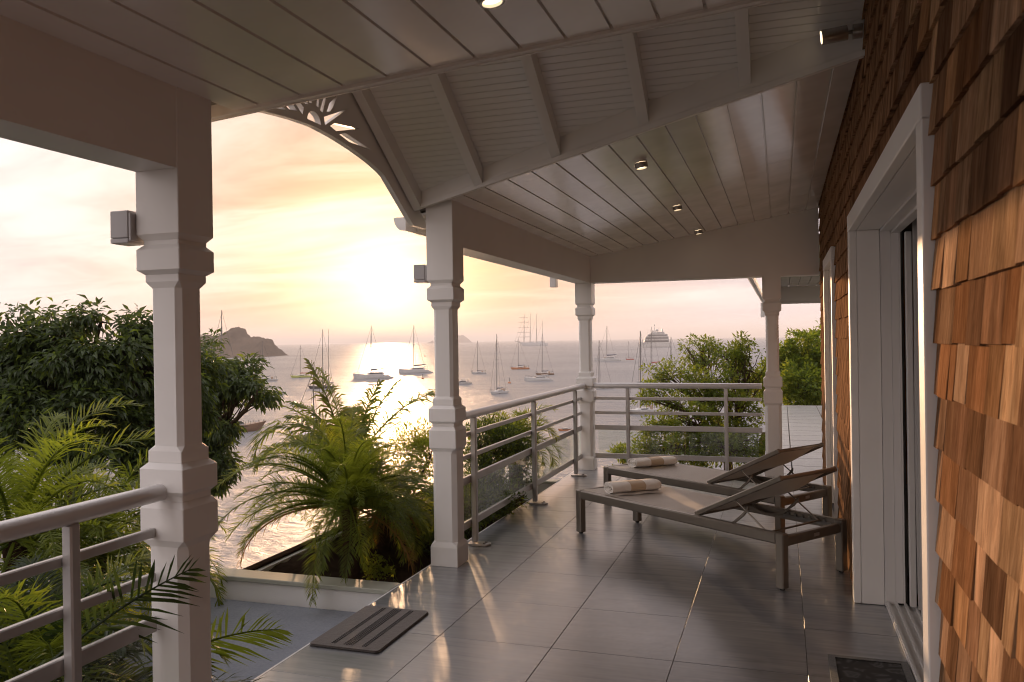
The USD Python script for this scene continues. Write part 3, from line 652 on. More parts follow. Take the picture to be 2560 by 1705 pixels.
# the far bay beyond the end beam
fb = thing("far_porch_roof", "lower porch roof beyond the end beam, over the far deck", "roof")
put("far_beam", MB().box([-0.2, 18.2, 2.28], [2.4, 18.4, 2.64], 0.004), "white_paint", fb)
put("side_beam", MB().box([-0.2, 9.96, 2.30], [-0.02, 18.198, 2.64], 0.004), "white_paint", fb)
for k in range(14):
    put("ceiling_plank", MB().box([-0.018+k*0.1815, 9.96, 2.642], [-0.018+(k+1)*0.1815-0.013, 18.4, 2.66]), "ceiling_paint", fb)
put("roof_covering", MB().box([-0.33, 9.96, 2.68], [5.0, 18.6, 2.76]), "roof_dark", fb)
gutter(-0.325, 10.06, 18.5, 2.40, "white gutter along the far porch eave, left of the last post", outlet=17.9)

# downlights, wall spot
def downlight(x, y, label):
    z = float(Zp(x)); l = thing("downlight", label, "downlight", (x, y, z-0.001), group="small steel downlights in the plank ceiling")
    ax = np.array([-0.166, 0, 1.0]); ax /= np.linalg.norm(ax); M = trimesh.geometry.align_vectors([0, 0, 1], ax)
    put("housing", MB().tm(trimesh.creation.annulus(0.036, 0.045, 0.036, sections=28), M @ trimesh.transformations.translation_matrix([0, 0, -0.0185])), "steel", l, smooth=35)
    put("lens", MB().tm(trimesh.creation.cylinder(0.0355, 0.022, sections=28), M @ trimesh.transformations.translation_matrix([0, 0, -0.0145])), "lamp_on", l, smooth=35)
for x, y, s in ((-0.939, 2.67, "downlight at the top edge of the picture, nearest of the row"), (-0.907, 5.651, "downlight just past the valley board"), (-0.899, 7.637, "downlight halfway along the far ceiling"), (-0.883, 9.50, "downlight beside the end beam")):
    downlight(x, y, s)
sp = thing("spotlight", "steel cylinder spotlight on the shingled wall under the gable", "spotlight", (0, 0, 0))
def cyl(p0, p1, r, n=28): return MB().tube([p0, p1], r, n)
put("mount", cyl([0.405, 4.44, 3.120], [0.36, 4.44, 3.120], 0.036), "steel", sp, smooth=40)
put("arm", cyl([0.36, 4.44, 3.120], [0.332, 4.437, 3.118], 0.009, 10), "bolt_metal", sp, smooth=40)
put("barrel", cyl([0.334, 4.437, 3.118], [0.212, 4.43, 3.106], 0.037), "steel", sp, smooth=40)
put("lens", cyl([0.2118, 4.43, 3.106], [0.209, 4.43, 3.1057], 0.031), "lamp_on", sp, smooth=40)

# ------------------------------------------------------------------ railings
def railing(label, p0, p1, inward, stands, ends=(0, 0)):
    """p0, p1: ends in plan; inward: unit vector towards the deck; stands: distances of the uprights from p0"""
    p0, p1 = np.array(p0, float), np.array(p1, float); L = np.linalg.norm(p1-p0); d = (p1-p0)/L; n = np.array(inward, float)
    r = thing("railing", label, "railing")
    P = lambda s, o, z: np.r_[p0+d*s+n*o, z]
    put("handrail", MB().tube([P(-0.0 if not ends[0] else 0, 0, 1.03), P(L/2, 0, 1.03), P(L, 0, 1.03)], 0.0335, 24), "handrail_paint", r, smooth=40)
    for z, h in ((0.872, .036), (0.698, .036), (0.517, .060), (0.172, .060)):
        put("bar", MB().bar(P(0, -0.036, z), P(L, -0.036, z), 0.024, h, bev=0.004), "rail_metal", r)
    for s in stands:
        a = put("upright", MB().obox(P(s, 0.0, 0.512), [np.r_[d, 0], np.r_[n, 0], [0, 0, 1]], [0.021, 0.0225, 0.488], 0.006), "rail_metal", r)
        c = Polygon([(-0.05, -0.05), (0.085, -0.05), (0.105, -0.043), (0.122, -0.025), (0.128, 0), (0.122, 0.025), (0.105, 0.043), (0.085, 0.05), (-0.05, 0.05)])
        b = put("foot_plate", MB().prism(c, 0.014, frame(P(s, 0, 0.003), np.r_[n, 0], np.cross([0, 0, 1.0], np.r_[n, 0]))), "rail_metal", r)
        for q in (-0.024, 0.024):
            put("bolt", MB().tm(trimesh.creation.cylinder(0.011, 0.008, sections=12), frame(P(s+q, 0.082, 0.0205), [1, 0, 0], [0, 1, 0])), "bolt_metal", b)
    cuts = [0.03]+list(stands)+[L-0.03]
    for a, b in zip(cuts, cuts[1:]):
        if b-a < 0.12: continue
        put("glass_pane", MB().bar(P(a+0.012, -0.036, 0.344), P(b-0.012, -0.036, 0.344), 0.008, 0.283), "pane_glass", r)
    return r
railing("railing on the left in front of the palms, nearest the camera", (-2.30, -2.3), (-2.30, 2.589), (1, 0), (0.2, 1.4, 2.9, 4.465))
railing("railing from the sunlit post to the corner post, beside the deck edge", (-2.305, 5.554), (-2.305, 9.754), (1, 0), (0.445, 2.084, 3.757))
railing("railing across the far end of the deck before the green tree", (-2.19, 9.81), (-0.225, 9.81), (0, -1), (0.415, 1.564))

# ------------------------------------------------------------------ sun loungers
def make_lounger(label, loc, rz):
    t = thing("sun_lounger", label, "sun lounger", loc, rz, group="two taupe sling loungers on the deck")
    Lh, Wd, zt = 2.02, 0.70, 0.357
    def rail(y, s):
        prof = [(-.021, -.036), (.012, -.036), (.021, -.026), (.023, 0), (.021, .026), (.012, .0345), (-.021, .0345)]
        return MB().loft([[[x, y-s*a, zt-0.0355+b] for a, b in (prof if s > 0 else prof)] for x in (0.062, Lh-0.062)])
    for y, s in ((0.024, 1), (Wd-0.024, -1)): put("side_rail", rail(y, s), "lounger_metal", t, smooth=30)
    for x in (0.0, Lh-0.061):
        for y in (0.0, Wd-0.061):
            put("leg", MB().box([x, y, 0.010], [x+0.061, y+0.061, zt], 0.007), "lounger_metal", t)
            put("foot_glide", MB().tm(trimesh.creation.cylinder(0.016, 0.012, sections=14), frame([x+0.03, y+0.03, 0.006], [1, 0, 0], [0, 1, 0])), "rubber", t)
    put("foot_rail", MB().box([0.004, 0.062, zt-0.062], [0.048, Wd-0.062, zt-0.002], 0.006), "lounger_metal", t)
    put("head_rail", MB().box([Lh-0.050, 0.062, zt-0.085], [Lh-0.010, Wd-0.062, zt-0.022], 0.006), "lounger_metal", t)
    put("badge", MB().box([Lh-0.0098, 0.34, zt-0.064], [Lh-0.007, 0.395, zt-0.042], 0.001), "badge", t)
    # sling of the lying part
    xs, ys = np.linspace(0.045, 1.262, 30), np.linspace(0.040, Wd-0.040, 16); X, Y = np.meshgrid(xs, ys, indexing="ij")
    v = (Y-Wd/2)/(Wd/2-0.04); h = (X-0.65)/0.61
    Z = zt-0.0005-0.016*(1-v**2)*(1-0.5*h**2)+0.0015*np.sin(X*23+Y*9)*(1-v**2)
    def sheet2(Z, t_=0.003):
        n, m = X.shape; i, j = np.meshgrid(np.arange(n-1), np.arange(m-1), indexing="ij"); q = np.stack([i*m+j, (i+1)*m+j, (i+1)*m+j+1, i*m+j+1], -1).reshape(-1, 4)
        return np.vstack([np.stack([X, Y, Z], -1).reshape(-1, 3), np.stack([X, Y, Z-t_], -1).reshape(-1, 3)]), np.vstack([q, q[:, ::-1]+n*m])
    put("seat_sling", sheet2(Z), "sling", t, smooth=True)
    # backrest: raised about 26 degrees
    hx, hz, ang, BL = 1.256, zt-0.002, math.radians(25.6), 0.80
    B = lambda s, y, o=0.0: np.array([hx+s*math.cos(ang)-o*math.sin(ang), y, hz+s*math.sin(ang)+o*math.cos(ang)])
    up = (-math.sin(ang), 0, math.cos(ang))
    back = put("backrest", MB().bar(B(0, 0.058), B(BL, 0.058), 0.030, 0.036, up, 0.006).bar(B(0, Wd-0.058), B(BL, Wd-0.058), 0.030, 0.036, up, 0.006)
               .tube([B(BL-0.012, y, 0.0) for y in np.linspace(0.058, Wd-0.058, 15)], 0.014, 10).tube([B(0.02, 0.06, -0.01), B(0.02, Wd-0.06, -0.01)], 0.011, 8), "lounger_metal", t)
    S, Yb = np.meshgrid(np.linspace(0.02, BL-0.012, 16), np.linspace(0.070, Wd-0.070, 16), indexing="ij")
    O = 0.006-0.012*np.sin(np.pi*(Yb-0.07)/(Wd-0.14))-0.055*np.sin(np.pi*(Yb-0.07)/(Wd-0.14))*np.sin(np.pi*np.clip(S/BL, 0, 1)**2.2)**1.0
    Pn = np.stack([hx+S*math.cos(ang)-O*math.sin(ang), Yb, hz+S*math.sin(ang)+O*math.cos(ang)], -1)
    n, m = S.shape; i, j = np.meshgrid(np.arange(n-1), np.arange(m-1), indexing="ij"); q = np.stack([i*m+j, (i+1)*m+j, (i+1)*m+j+1, i*m+j+1], -1).reshape(-1, 4)
    put("back_sling", (np.vstack([Pn.reshape(-1, 3), Pn.reshape(-1, 3)-np.array(up)*0.003]), np.vstack([q, q[:, ::-1]+n*m])), "sling", back, smooth=True)
    for y in (0.075, Wd-0.075):
        put("strut", MB().tube([B(0.37, y, -0.02), [1.846, y, zt-0.025]], 0.0055, 8), "lounger_metal", back)
        put("hinge_bracket", MB().loft([[[x, y-0.007, z-w], [x, y+0.007, z-w], [x, y+0.007, z+w], [x, y-0.007, z+w]] for x, z, w in ((1.275, .338, .012), (1.34, .315, .011), (1.42, .303, .009), (1.50, .312, .009), (1.58, .348, .010), (1.66, .415, .012), (1.70, .465, .012))]), "lounger_metal", back)
    put("cross_rod", MB().tube([[1.85, 0.05, zt-0.028], [1.85, Wd-0.05, zt-0.028]], 0.007, 8), "lounger_metal", t)
    for y, s in ((0.052, 1), (Wd-0.052, -1)):
        m_ = MB().box([1.55, y-0.004, zt-0.055], [1.93, y+0.004, zt-0.035])
        for k in range(6): m_.box([1.58+k*0.058, y-0.004, zt-0.0348], [1.60+k*0.058, y+0.004, zt-0.018])
        put("rack", m_, "bolt_metal", t)
    return t
A1, U1 = np.array([-1.638, 6.58]), np.array([.805, -.593]); A2, U2 = np.array([-1.672, 7.838]), np.array([.815, -.580])
rz1, rz2 = math.atan2(U1[1], U1[0]), math.atan2(U2[1], U2[0])
make_lounger("nearer sun lounger with taupe sling and raised back, beside the door wall", (A1[0], A1[1], 0), rz1)
make_lounger("farther sun lounger with taupe sling, beyond the nearer one by the railing", (A2[0], A2[1], 0), rz2)

# ------------------------------------------------------------------ rolled towels
def towel(label, end, axis_dir, L, Wt, Ht, z, seed, flap):
    end = np.array(end, float); a = np.array(axis_dir, float); a /= np.linalg.norm(a); b = np.array([-a[1], a[0]])*-1
    t = thing("rolled_towel", label, "towel", (end[0], end[1], z), math.atan2(a[1], a[0]), group="rolled towels on the loungers")
    turns, th = 3.6, 0.0125; N = 150
    ph = np.linspace(0, turns*2*np.pi, N); k = 1-(ph/(2*np.pi))*0.235
    kk = np.clip(k, 0.08, 1)
    def sec(x):
        """outer and inner lines of the roll at distance x along it (local y, z)"""
        wob = 1+0.05*meshkit.noise(np.stack([np.cos(ph)*2+x*6, np.sin(ph)*2, ph*0.2], -1), seed)-0.02
        q = 2.5; c, s = np.cos(ph-1.9), np.sin(ph-1.9)
        rad = (np.abs(c)**q+np.abs(s)**q)**(-1/q)
        y = Wt/2*kk*rad*c*wob; zz = Ht/2*kk*rad*s*wob
        sq = 1-0.10*math.sin(math.pi*min(max(x/L, 0), 1)*1.0+0.6)*0.0
        rnd = 1-0.16*max(0, (x/L-0.86)/0.14)**2
        yi, zi = y*(1-th/(Wt/2)/np.maximum(kk, .2)*0.8), zz*(1-th/(Ht/2)/np.maximum(kk, .2)*0.8)
        return np.stack([y*rnd, zz*rnd*sq+Ht/2], 1), np.stack([yi*rnd, zi*rnd*sq+Ht/2], 1)
    def seg(x0, x1, n):
        m = MB(); xs = np.linspace(x0, x1, n); O, I = zip(*[sec(x) for x in xs])
        off = lambda x: 0.006*np.sin(ph*1.3+seed) if x <= 0.001 else 0*ph
        Vo = np.array([np.c_[np.full(N, x)+off(x), o] for x, o in zip(xs, O)]); Vi = np.array([np.c_[np.full(N, x)+off(x), o] for x, o in zip(xs, I)])
        i, j = np.meshgrid(np.arange(n-1), np.arange(N-1), indexing="ij"); q = np.stack([i*N+j, i*N+j+1, (i+1)*N+j+1, (i+1)*N+j], -1).reshape(-1, 4)
        m.add(Vo.reshape(-1, 3), q[:, ::-1]); m.add(Vi.reshape(-1, 3), q)
        for e in (0, n-1):
            V = np.vstack([Vo[e], Vi[e]]); jj = np.arange(N-1); m.add(V, np.stack([jj, jj+1, N+jj+1, N+jj], -1))
        return m
    put("cloth_roll", (lambda m1, m2: MB().add(*m1.arrays()).add(*m2.arrays()))(seg(0, L*0.36, 12), seg(L*0.665, L, 12)), "towel_white", t, smooth=50)
    put("woven_stripe", seg(L*0.36, L*0.665, 10), "towel_beige", t, smooth=50)
    if flap:
        xs = np.linspace(0.02, L*0.97, 20); ys = np.linspace(-Wt/2-0.012, Wt/2-0.03, 5); X, Y = np.meshgrid(xs, ys, indexing="ij"); Z = 0.006+0.004*np.sin(X*30+Y*8)
        n, m_ = X.shape; i, j = np.meshgrid(np.arange(n-1), np.arange(m_-1), indexing="ij"); q = np.stack([i*m_+j, (i+1)*m_+j, (i+1)*m_+j+1, i*m_+j+1], -1).reshape(-1, 4)
        put("loose_edge", (np.vstack([np.stack([X, Y, Z], -1).reshape(-1, 3), np.stack([X, Y, Z-0.005], -1).reshape(-1, 3)]), np.vstack([q, q[:, ::-1]+n*m_])), "towel_white", t, smooth=True)
N1 = np.array([-U1[1], U1[0]]); p1 = A1+0.285*U1+0.115*N1
towel("rolled cream towel with a beige band on the nearer lounger", p1, 0.12*U1+0.42*N1, 0.44, 0.21, 0.098, 0.348, 5, True)
towel("rolled cream towel with a beige band on the farther lounger", (-1.385, 7.86), (.80, .60), 0.45, 0.20, 0.095, 0.348, 9, False)

# ------------------------------------------------------------------ mats
dm = thing("door_mat", "rectangular brown grey door mat with black ribs at the deck step", "door mat", (-2.193, 4.082, 0.0))
c = Polygon([(-.203, -.322), (.203, -.322), (.203, .322), (-.203, .322)]).buffer(-0.02).buffer(0.02, quad_segs=5)
put("base", MB().prism(c.buffer(0.003), 0.006, frame([0, 0, 0.001], [1, 0, 0], [0, 1, 0])), "mat_rib", dm)
put("pile", MB().prism(c, 0.008, frame([0, 0, 0.0072], [1, 0, 0], [0, 1, 0])), "mat_fibre", dm)
for x in (-.085, -.070, -.012, .003, .018, .033, .096, .111):
    ys = -.285+np.repeat(np.arange(35), 4)*.0168+np.tile([0, .001, .0105, .0115], 35); zs = np.tile([.0152, .0186, .0186, .0152], 35)
    put("rubber_rib", MB().loft([[[x-.0042, y, .0145], [x+.0042, y, .0145], [x+.0042, y, z], [x-.0042, y, z]] for y, z in zip(ys, zs)][::-1]), "mat_rib", dm)
gm = thing("framed_mat", "dark framed mat with a swirling leaf pattern before the door", "door mat", (0.375, 3.72, 0))
fr = Polygon([(-.18, -.62), (.18, -.62), (.18, .62), (-.18, .62)])
put("border", MB().prism(fr.difference(fr.buffer(-0.032)), 0.017, frame([0, 0, 0.001], [1, 0, 0], [0, 1, 0])), "mat_black", gm)
put("pile", MB().prism(fr.buffer(-0.0335), 0.013, frame([0, 0, 0.001], [1, 0, 0], [0, 1, 0])), "mat_pattern", gm)

# ------------------------------------------------------------------ vegetation
def leaf_mesh(P, D, N, L, Wd, fold=0.25, bend=0.15):
    """P base points, D tip directions, N up directions, L lengths, Wd widths -> folded four-triangle leaves"""
    D = D/np.linalg.norm(D, axis=1, keepdims=True); S = np.cross(D, N); S /= np.linalg.norm(S, axis=1, keepdims=True)+1e-9; U = np.cross(S, D)
    L = np.broadcast_to(L, (len(P),))[:, None]; Wd = np.broadcast_to(Wd, (len(P),))[:, None]
    mid = P+D*L*0.45+U*L*bend*0.35
    a, b = mid+S*Wd*0.5+U*Wd*fold, mid-S*Wd*0.5+U*Wd*fold
    tip = P+D*L-U*L*bend*0.4
    v = np.stack([P, a, mid, b, tip], 1).reshape(-1, 3); k = np.arange(len(P))[:, None]*5
    f = np.concatenate([k+[0, 1, 2], k+[0, 2, 3], k+[1, 4, 2], k+[2, 4, 3]], 0)
    return v, f
def lobe(px, py, dist, rx, ry, rz=None):
    """ellipsoid seen at print pixel (px, py): radii in print pixels, depth radius in metres"""
    s = dist*2560/2354/FPX
    return ray_at(px, py, dist), rx*s, ry*s, (rz if rz else 0.5*(rx+ry)*s)
FH = np.array([_f[0], _f[1], 0]); FH /= np.linalg.norm(FH); RH = np.array([_r0[0], _r0[1], 0])
def tree(name, label, base, fork, lobes, clusters, per, csize, leafL, leafW, mat_, seed, droop=0.3, bark="bark", r0=0.11, cat="tree", group=None, shell=0.55, limb_r=0.035, second=None, gap=None):
    """trunk, limbs to each lobe, twigs to each leaf cluster, leaves round the twig ends"""
    g = np.random.default_rng(seed); t = thing(name, label, cat, group=group)
    base, fork = np.array(base, float), np.array(fork, float); wood = MB()
    s = np.linspace(0, 1, 8)[:, None]; c = base+(fork-base)*s+np.c_[0.10*np.sin(s*3+seed), 0.10*np.sin(s*4+2*seed), 0*s]*np.sin(s*np.pi)*np.linalg.norm(fork-base)*0.3
    trunk = MB().tube(c, np.linspace(r0, r0*0.6, 8), 9)
    put("trunk", trunk, bark, t, smooth=True)
    vol = np.array([l[1]*l[2]*l[3] for l in lobes])**0.8; vol /= vol.sum(); PP, DD, NN, LL, II = [], [], [], [], []
    for (c, rx, ry, rz), w in zip(lobes, vol):
        n = max(3, int(round(clusters*w)))
        s = np.linspace(0, 1, 7)[:, None]; k = fork+(c-fork)*s; k[:, 2] += 0.12*np.linalg.norm(c-fork)*np.sin(np.pi*s[:, 0])*g.uniform(-0.5, 1); k += g.normal(0, 0.02*np.linalg.norm(c-fork), k.shape)*np.sin(np.pi*s)
        wood.tube(k, np.linspace(limb_r*1.4, limb_r*0.5, 7), 6)
        for _ in range(n):
            d = g.normal(0, 1, 3); d /= np.linalg.norm(d); rad = shell+(1-shell)*g.random()**0.7
            rad *= 0.66+0.66*meshkit.noise(np.array([d*2.2+seed]), seed)[0]
            q = c+RH*d[0]*rx*rad+FH*d[1]*rz*rad+np.array([0, 0, d[2]*ry*rad])
            if gap and meshkit.noise(q[None]*gap[0]+seed, seed+7)[0] < gap[1]: continue
            s0 = k[g.integers(3, 7)]; s_ = np.linspace(0, 1, 4)[:, None]; tw = s0+(q-s0)*s_+g.normal(0, 0.03, (4, 3))*np.sin(np.pi*s_)*np.linalg.norm(q-s0)
            wood.tube(tw, np.linspace(limb_r*0.32, limb_r*0.12, 4), 4, caps=False)
            m = int(per*g.uniform(0.6, 1.4)); o = g.normal(0, 1, (m, 3)); o /= np.linalg.norm(o, axis=1, keepdims=True); rr = csize*g.random((m, 1))**0.5
            P = q+o*rr*[1, 1, 0.75]
            D = o*0.8+(q-c)/(np.linalg.norm(q-c)+1e-6)*0.6+g.normal(0, 0.45, (m, 3)); D /= np.linalg.norm(D, axis=1, keepdims=True); D[:, 2] -= droop
            PP.append(P); DD.append(D); NN.append(np.array([0, 0, 1.0])+g.normal(0, 0.5, (m, 3))); LL.append(leafL*g.uniform(0.65, 1.25, m))
    put("limbs", wood, bark, t, smooth=True)
    P, D, N, L = np.vstack(PP), np.vstack(DD), np.vstack(NN), np.concatenate(LL)
    if second:
        pick = g.random(len(P)) < second[1]
        put("crown", leaf_mesh(P[~pick], D[~pick], N[~pick], L[~pick], L[~pick]*leafW/leafL), mat_, t)
        put("sunlit_leaves", leaf_mesh(P[pick], D[pick], N[pick], L[pick], L[pick]*leafW/leafL), second[0], t)
    else:
        put("crown", leaf_mesh(P, D, N, L, L*leafW/leafL), mat_, t)
    return t
def frond(parent, base, az, el, L, n, leafL, leafW, bend, mat_, g, vee=0.45, start=0.16, stiff=0.0, name="frond", plume=0.0, roll=0.0, spread=0.0):
    """one feather leaf: arching rib with narrow leaflets on both sides; az: unit horizontal direction, el: starting elevation"""
    K = 22; h = np.array(az, float); p = np.array(base, float); pts = [p.copy()]; e = el; side = np.array([-h[1], h[0], 0]); sway = g.normal(0, 0.25)
    for k in range(K-1):
        t = k/(K-1); e -= bend/(K-1)*(0.35+1.5*t)
        d = h*math.cos(e)+np.array([0, 0, math.sin(e)])+side*sway*t*0.5; d /= np.linalg.norm(d); p = p+d*L/(K-1); pts.append(p.copy())
    pts = np.array(pts); T = np.gradient(pts, axis=0); T /= np.linalg.norm(T, axis=1, keepdims=True)
    S = np.cross(T, [0, 0, 1.0]); S /= np.linalg.norm(S, axis=1, keepdims=True)+1e-9; U = np.cross(S, T); S, U = S*math.cos(roll)+U*math.sin(roll), U*math.cos(roll)-S*math.sin(roll)
    m = MB().tube(pts, np.linspace(0.011, 0.0022, K)*L**0.5, 5)
    tt = np.linspace(start, 0.995, n); V = []; F = []
    for sgn in (-1, 1):
        t = np.clip(tt+g.normal(0, 0.004, n), 0, 1); ix = t*(K-1); i0 = np.minimum(ix.astype(int), K-2); fr = (ix-i0)[:, None]
        at = lambda A: A[i0]*(1-fr)+A[i0+1]*fr
        b, T_, S_, U_ = at(pts), at(T), at(S), at(U)
        u = (t-start)/(1-start); prof = (0.45+0.55*np.sin(np.pi*np.clip(u*0.80+0.16, 0, 1)))*(1-0.45*u**3)
        ll = leafL*prof*g.uniform(0.85, 1.12, n); a = np.radians(66+spread-30*u)+g.normal(0, 0.09, n); ve = (vee+plume*g.normal(0, 1, n))[:, None]
        D = T_*np.cos(a)[:, None]+S_*sgn*np.sin(a)[:, None]*np.cos(ve)+U_*np.sin(a)[:, None]*np.sin(ve); D /= np.linalg.norm(D, axis=1, keepdims=True)
        w = leafW*g.uniform(0.8, 1.15, n)[:, None]; Wv = np.cross(D, S_*sgn+U_*0.4); Wv = T_*0.8+U_*0.3; Wv -= D*(Wv*D).sum(1, keepdims=True); Wv /= np.linalg.norm(Wv, axis=1, keepdims=True)+1e-9
        dr = (0.10+0.35*(1-stiff))*ll[:, None]
        mid = b+D*ll[:, None]*0.55+[0, 0, -1]*dr*0.22; tip = b+D*ll[:, None]+[0, 0, -1]*dr
        vv = np.stack([b+Wv*w*0.3, b-Wv*w*0.3, mid+Wv*w*0.5, mid-Wv*w*0.5, tip], 1).reshape(-1, 3); k = np.arange(n)[:, None]*5
        m.add(vv, np.concatenate([k+[0, 1, 3], k+[0, 3, 2], k+[2, 3, 4]], 0))
    return put(name, m, mat_, parent)
def palm(name, label, base, top, fronds, seed, trunk_r=0.06, n=44, leafL=0.22, leafW=0.011, mats=("frond_green",), bend=1.5, vee=0.45, stiff=0.3, L=1.0, el=(-0.1, 1.35), group=None, sector=None, dry=0, plume=0.35, tuck=0.0, spread=0.0):
    """fronds: a count, or a list of (view angle: 0 = right, 90 = away, 180 = left, elevation, length)"""
    g = np.random.default_rng(seed); t = thing(name, label, "palm", group=group); base, top = np.array(base, float), np.array(top, float)
    s = np.linspace(0, 1, 16)[:, None]; k = base+(top-base)*s
    put("trunk", MB().tube(k, trunk_r*(1+0.10*np.cos(np.arange(16)*np.pi))*np.linspace(1.15, 0.95, 16), 12), "palm_bark", t, smooth=True)
    if isinstance(fronds, int):
        lst = []
        for i in range(fronds):
            u = i/fronds; a = i*137.5+g.normal(0, 10)
            if sector: a = sector[0]+(a % 360)/360*(sector[1]-sector[0])
            lst.append((a, el[1]-(el[1]-el[0])*u**0.85+g.normal(0, 0.06), L*g.uniform(0.85, 1.1)))
    else: lst = fronds
    for i, fr_ in enumerate(lst):
        a, e, l = fr_[:3]; bd = fr_[3] if len(fr_) > 3 else bend
        l *= 1-tuck*max(0.0, math.cos(math.radians(a)))
        a = math.radians(a); h = RH*math.cos(a)+FH*math.sin(a)
        m_ = mats[g.integers(len(mats))] if i < len(lst)-dry else "frond_dry"
        frond(t, top+h*trunk_r*0.5+[0, 0, 0.03*math.sin(e)], h, e, l, n, leafL*l/L, leafW, bd*g.uniform(0.85, 1.15), m_, g, vee, stiff=stiff, plume=plume, spread=spread)
    return t
gz = lambda x, y: float(terrain_h(np.array(x, float), np.array(y, float)))

# left: dense dark broadleaf trees
tl = [lobe(-70, 880, 8.2, 150, 160), lobe(60, 830, 8.0, 115, 105), lobe(165, 850, 7.8, 110, 112), lobe(270, 840, 8.0, 95, 108), lobe(345, 850, 8.3, 80, 115), lobe(420, 880, 8.8, 80, 115), lobe(60, 960, 7.6, 120, 80), lobe(190, 965, 7.6, 110, 80), lobe(310, 990, 7.9, 95, 75), lobe(20, 738, 8.0, 40, 24), lobe(60, 735, 8.2, 26, 26), lobe(150, 742, 7.9, 44, 26), lobe(232, 740, 8.0, 44, 30), lobe(322, 752, 8.1, 32, 28), lobe(300, 1045, 7.8, 80, 60), lobe(190, 1040, 7.6, 90, 60)]
b = ray_at(150, 1500, 8.2); b[2] = gz(b[0], b[1])-0.2
tree("broadleaf_tree", "big dark green broadleaf tree with drooping leaves behind the left railing", b, ray_at(170, 1060, 8.2), tl, 600, 66, 0.165, 0.105, 0.037, "leaf_dark", 21, droop=0.75, r0=0.13, shell=0.35, gap=(2.3, .36), second=("leaf_green", 0.16))
tl = [lobe(505, 850, 10.5, 48, 90), lobe(560, 890, 10.3, 58, 62), lobe(590, 905, 10.0, 36, 50), lobe(520, 950, 10.3, 60, 55), lobe(495, 1010, 10.5, 36, 40), lobe(470, 1080, 10.4, 44, 60), lobe(440, 960, 10.8, 60, 90), lobe(512, 1065, 10.2, 34, 42), lobe(505, 1115, 10.2, 28, 32), lobe(420, 1040, 10.4, 70, 70)]
b = ray_at(450, 1500, 10.8); b[2] = gz(b[0], b[1])-0.2
tree("broadleaf_tree", "smaller dark broadleaf tree reaching out over the sea right of the nearest post", b, ray_at(440, 1090, 10.8), tl, 290, 60, 0.15, 0.100, 0.034, "leaf_dark", 22, droop=0.75, r0=0.10, shell=0.35, gap=(2.6, .39), second=("leaf_green", 0.14))
# right: airy tree beyond the far railing, dense tree beyond the far deck
tl = [lobe(1685, 815, 13.5, 62, 46), lobe(1612, 810, 13.8, 44, 42), lobe(1725, 850, 13.2, 45, 70), lobe(1578, 800, 14, 14, 14), lobe(1545, 872, 13, 58, 40), lobe(1620, 885, 12.8, 70, 55), lobe(1500, 915, 12.6, 46, 30), lobe(1700, 940, 12.6, 60, 75), lobe(1585, 965, 12.4, 95, 52), lobe(1505, 975, 12.2, 52, 40), lobe(1555, 1035, 12, 95, 44), lobe(1485, 1045, 12, 42, 24), lobe(1680, 1035, 12, 85, 70)]
b = ray_at(1665, 1400, 13); b[2] = gz(-1.0, 14.5)-0.6
tree("airy_tree", "airy green tree with small leaves beyond the far railing", b, ray_at(1672, 1030, 13), tl, 640, 36, 0.12, 0.066, 0.028, "leaf_green", 31, gap=(2.4, .40), droop=0.15, r0=0.11, shell=0.35, limb_r=0.032, second=("leaf_lime", 0.2))
tl = [lobe(1845, 820, 25, 52, 55), lobe(1880, 800, 25.5, 40, 42), lobe(1815, 860, 25, 40, 70), lobe(1930, 810, 26, 60, 60), lobe(1850, 890, 24, 70, 50), lobe(1925, 890, 25, 60, 60), lobe(1770, 880, 27, 45, 50)]
b = ray_at(1860, 1200, 25); b[2] = -4.5
tree("dense_tree", "dense round green tree beyond the end of the far deck", b, ray_at(1860, 930, 25), tl, 380, 46, 0.22, 0.14, 0.075, "leaf_green", 32, droop=0.1, r0=0.2, shell=0.5, second=("leaf_lime", 0.40))
# shrubs
def shrub(label, lobes, clusters, per, cs, lL, lW, mat_, seed, base=None, second=None, droop=-0.3):
    c = np.mean([l[0] for l in lobes], 0); b = np.array(base if base is not None else [c[0], c[1], min(l[0][2]-l[2] for l in lobes)-0.25], float)
    k_ = min(1.0, cs/0.085)**1.6; tree("shrub", label, b, b+(c-b)*0.45, lobes, clusters, per, cs, lL, lW, mat_, seed, droop=droop, r0=0.022*k_, limb_r=0.009*k_, cat="shrub", shell=0.25, second=second)
shrub("dark fine leaved shrub behind the railing, right of the sunlit post", [lobe(1105, 1030, 8.0, 48, 70, .4), lobe(1160, 1010, 8.2, 40, 55, .35), lobe(1125, 1110, 7.8, 52, 60, .35), lobe(1205, 1060, 8.3, 28, 50, .3), lobe(1095, 1160, 7.4, 40, 60, .3), lobe(1150, 1150, 7.6, 50, 40, .3)], 260, 34, 0.085, 0.050, 0.015, "leaf_dark", 41, base=(-3.1, 6.95, -.35), second=("leaf_green", 0.35))
shrub("sunlit yellow green shrub behind the palms, left of the sunlit post", [lobe(955, 1010, 7.6, 46, 40, .35), lobe(990, 1050, 7.4, 50, 60, .4), lobe(930, 1080, 7.5, 40, 50, .35)], 110, 30, 0.085, 0.045, 0.013, "leaf_lime", 42, base=(-3.5, 6.8, -.35))
shrub("small leafy plant poking up beyond the far railing beside the corner post", [lobe(1432, 1040, 11.6, 30, 28, .25), lobe(1462, 1068, 11.4, 30, 20, .2), lobe(1410, 1085, 11.5, 22, 14, .2), lobe(1425, 1110, 11.4, 50, 20, .25)], 60, 22, 0.085, 0.065, 0.026, "leaf_green", 43, second=("leaf_lime", .4))
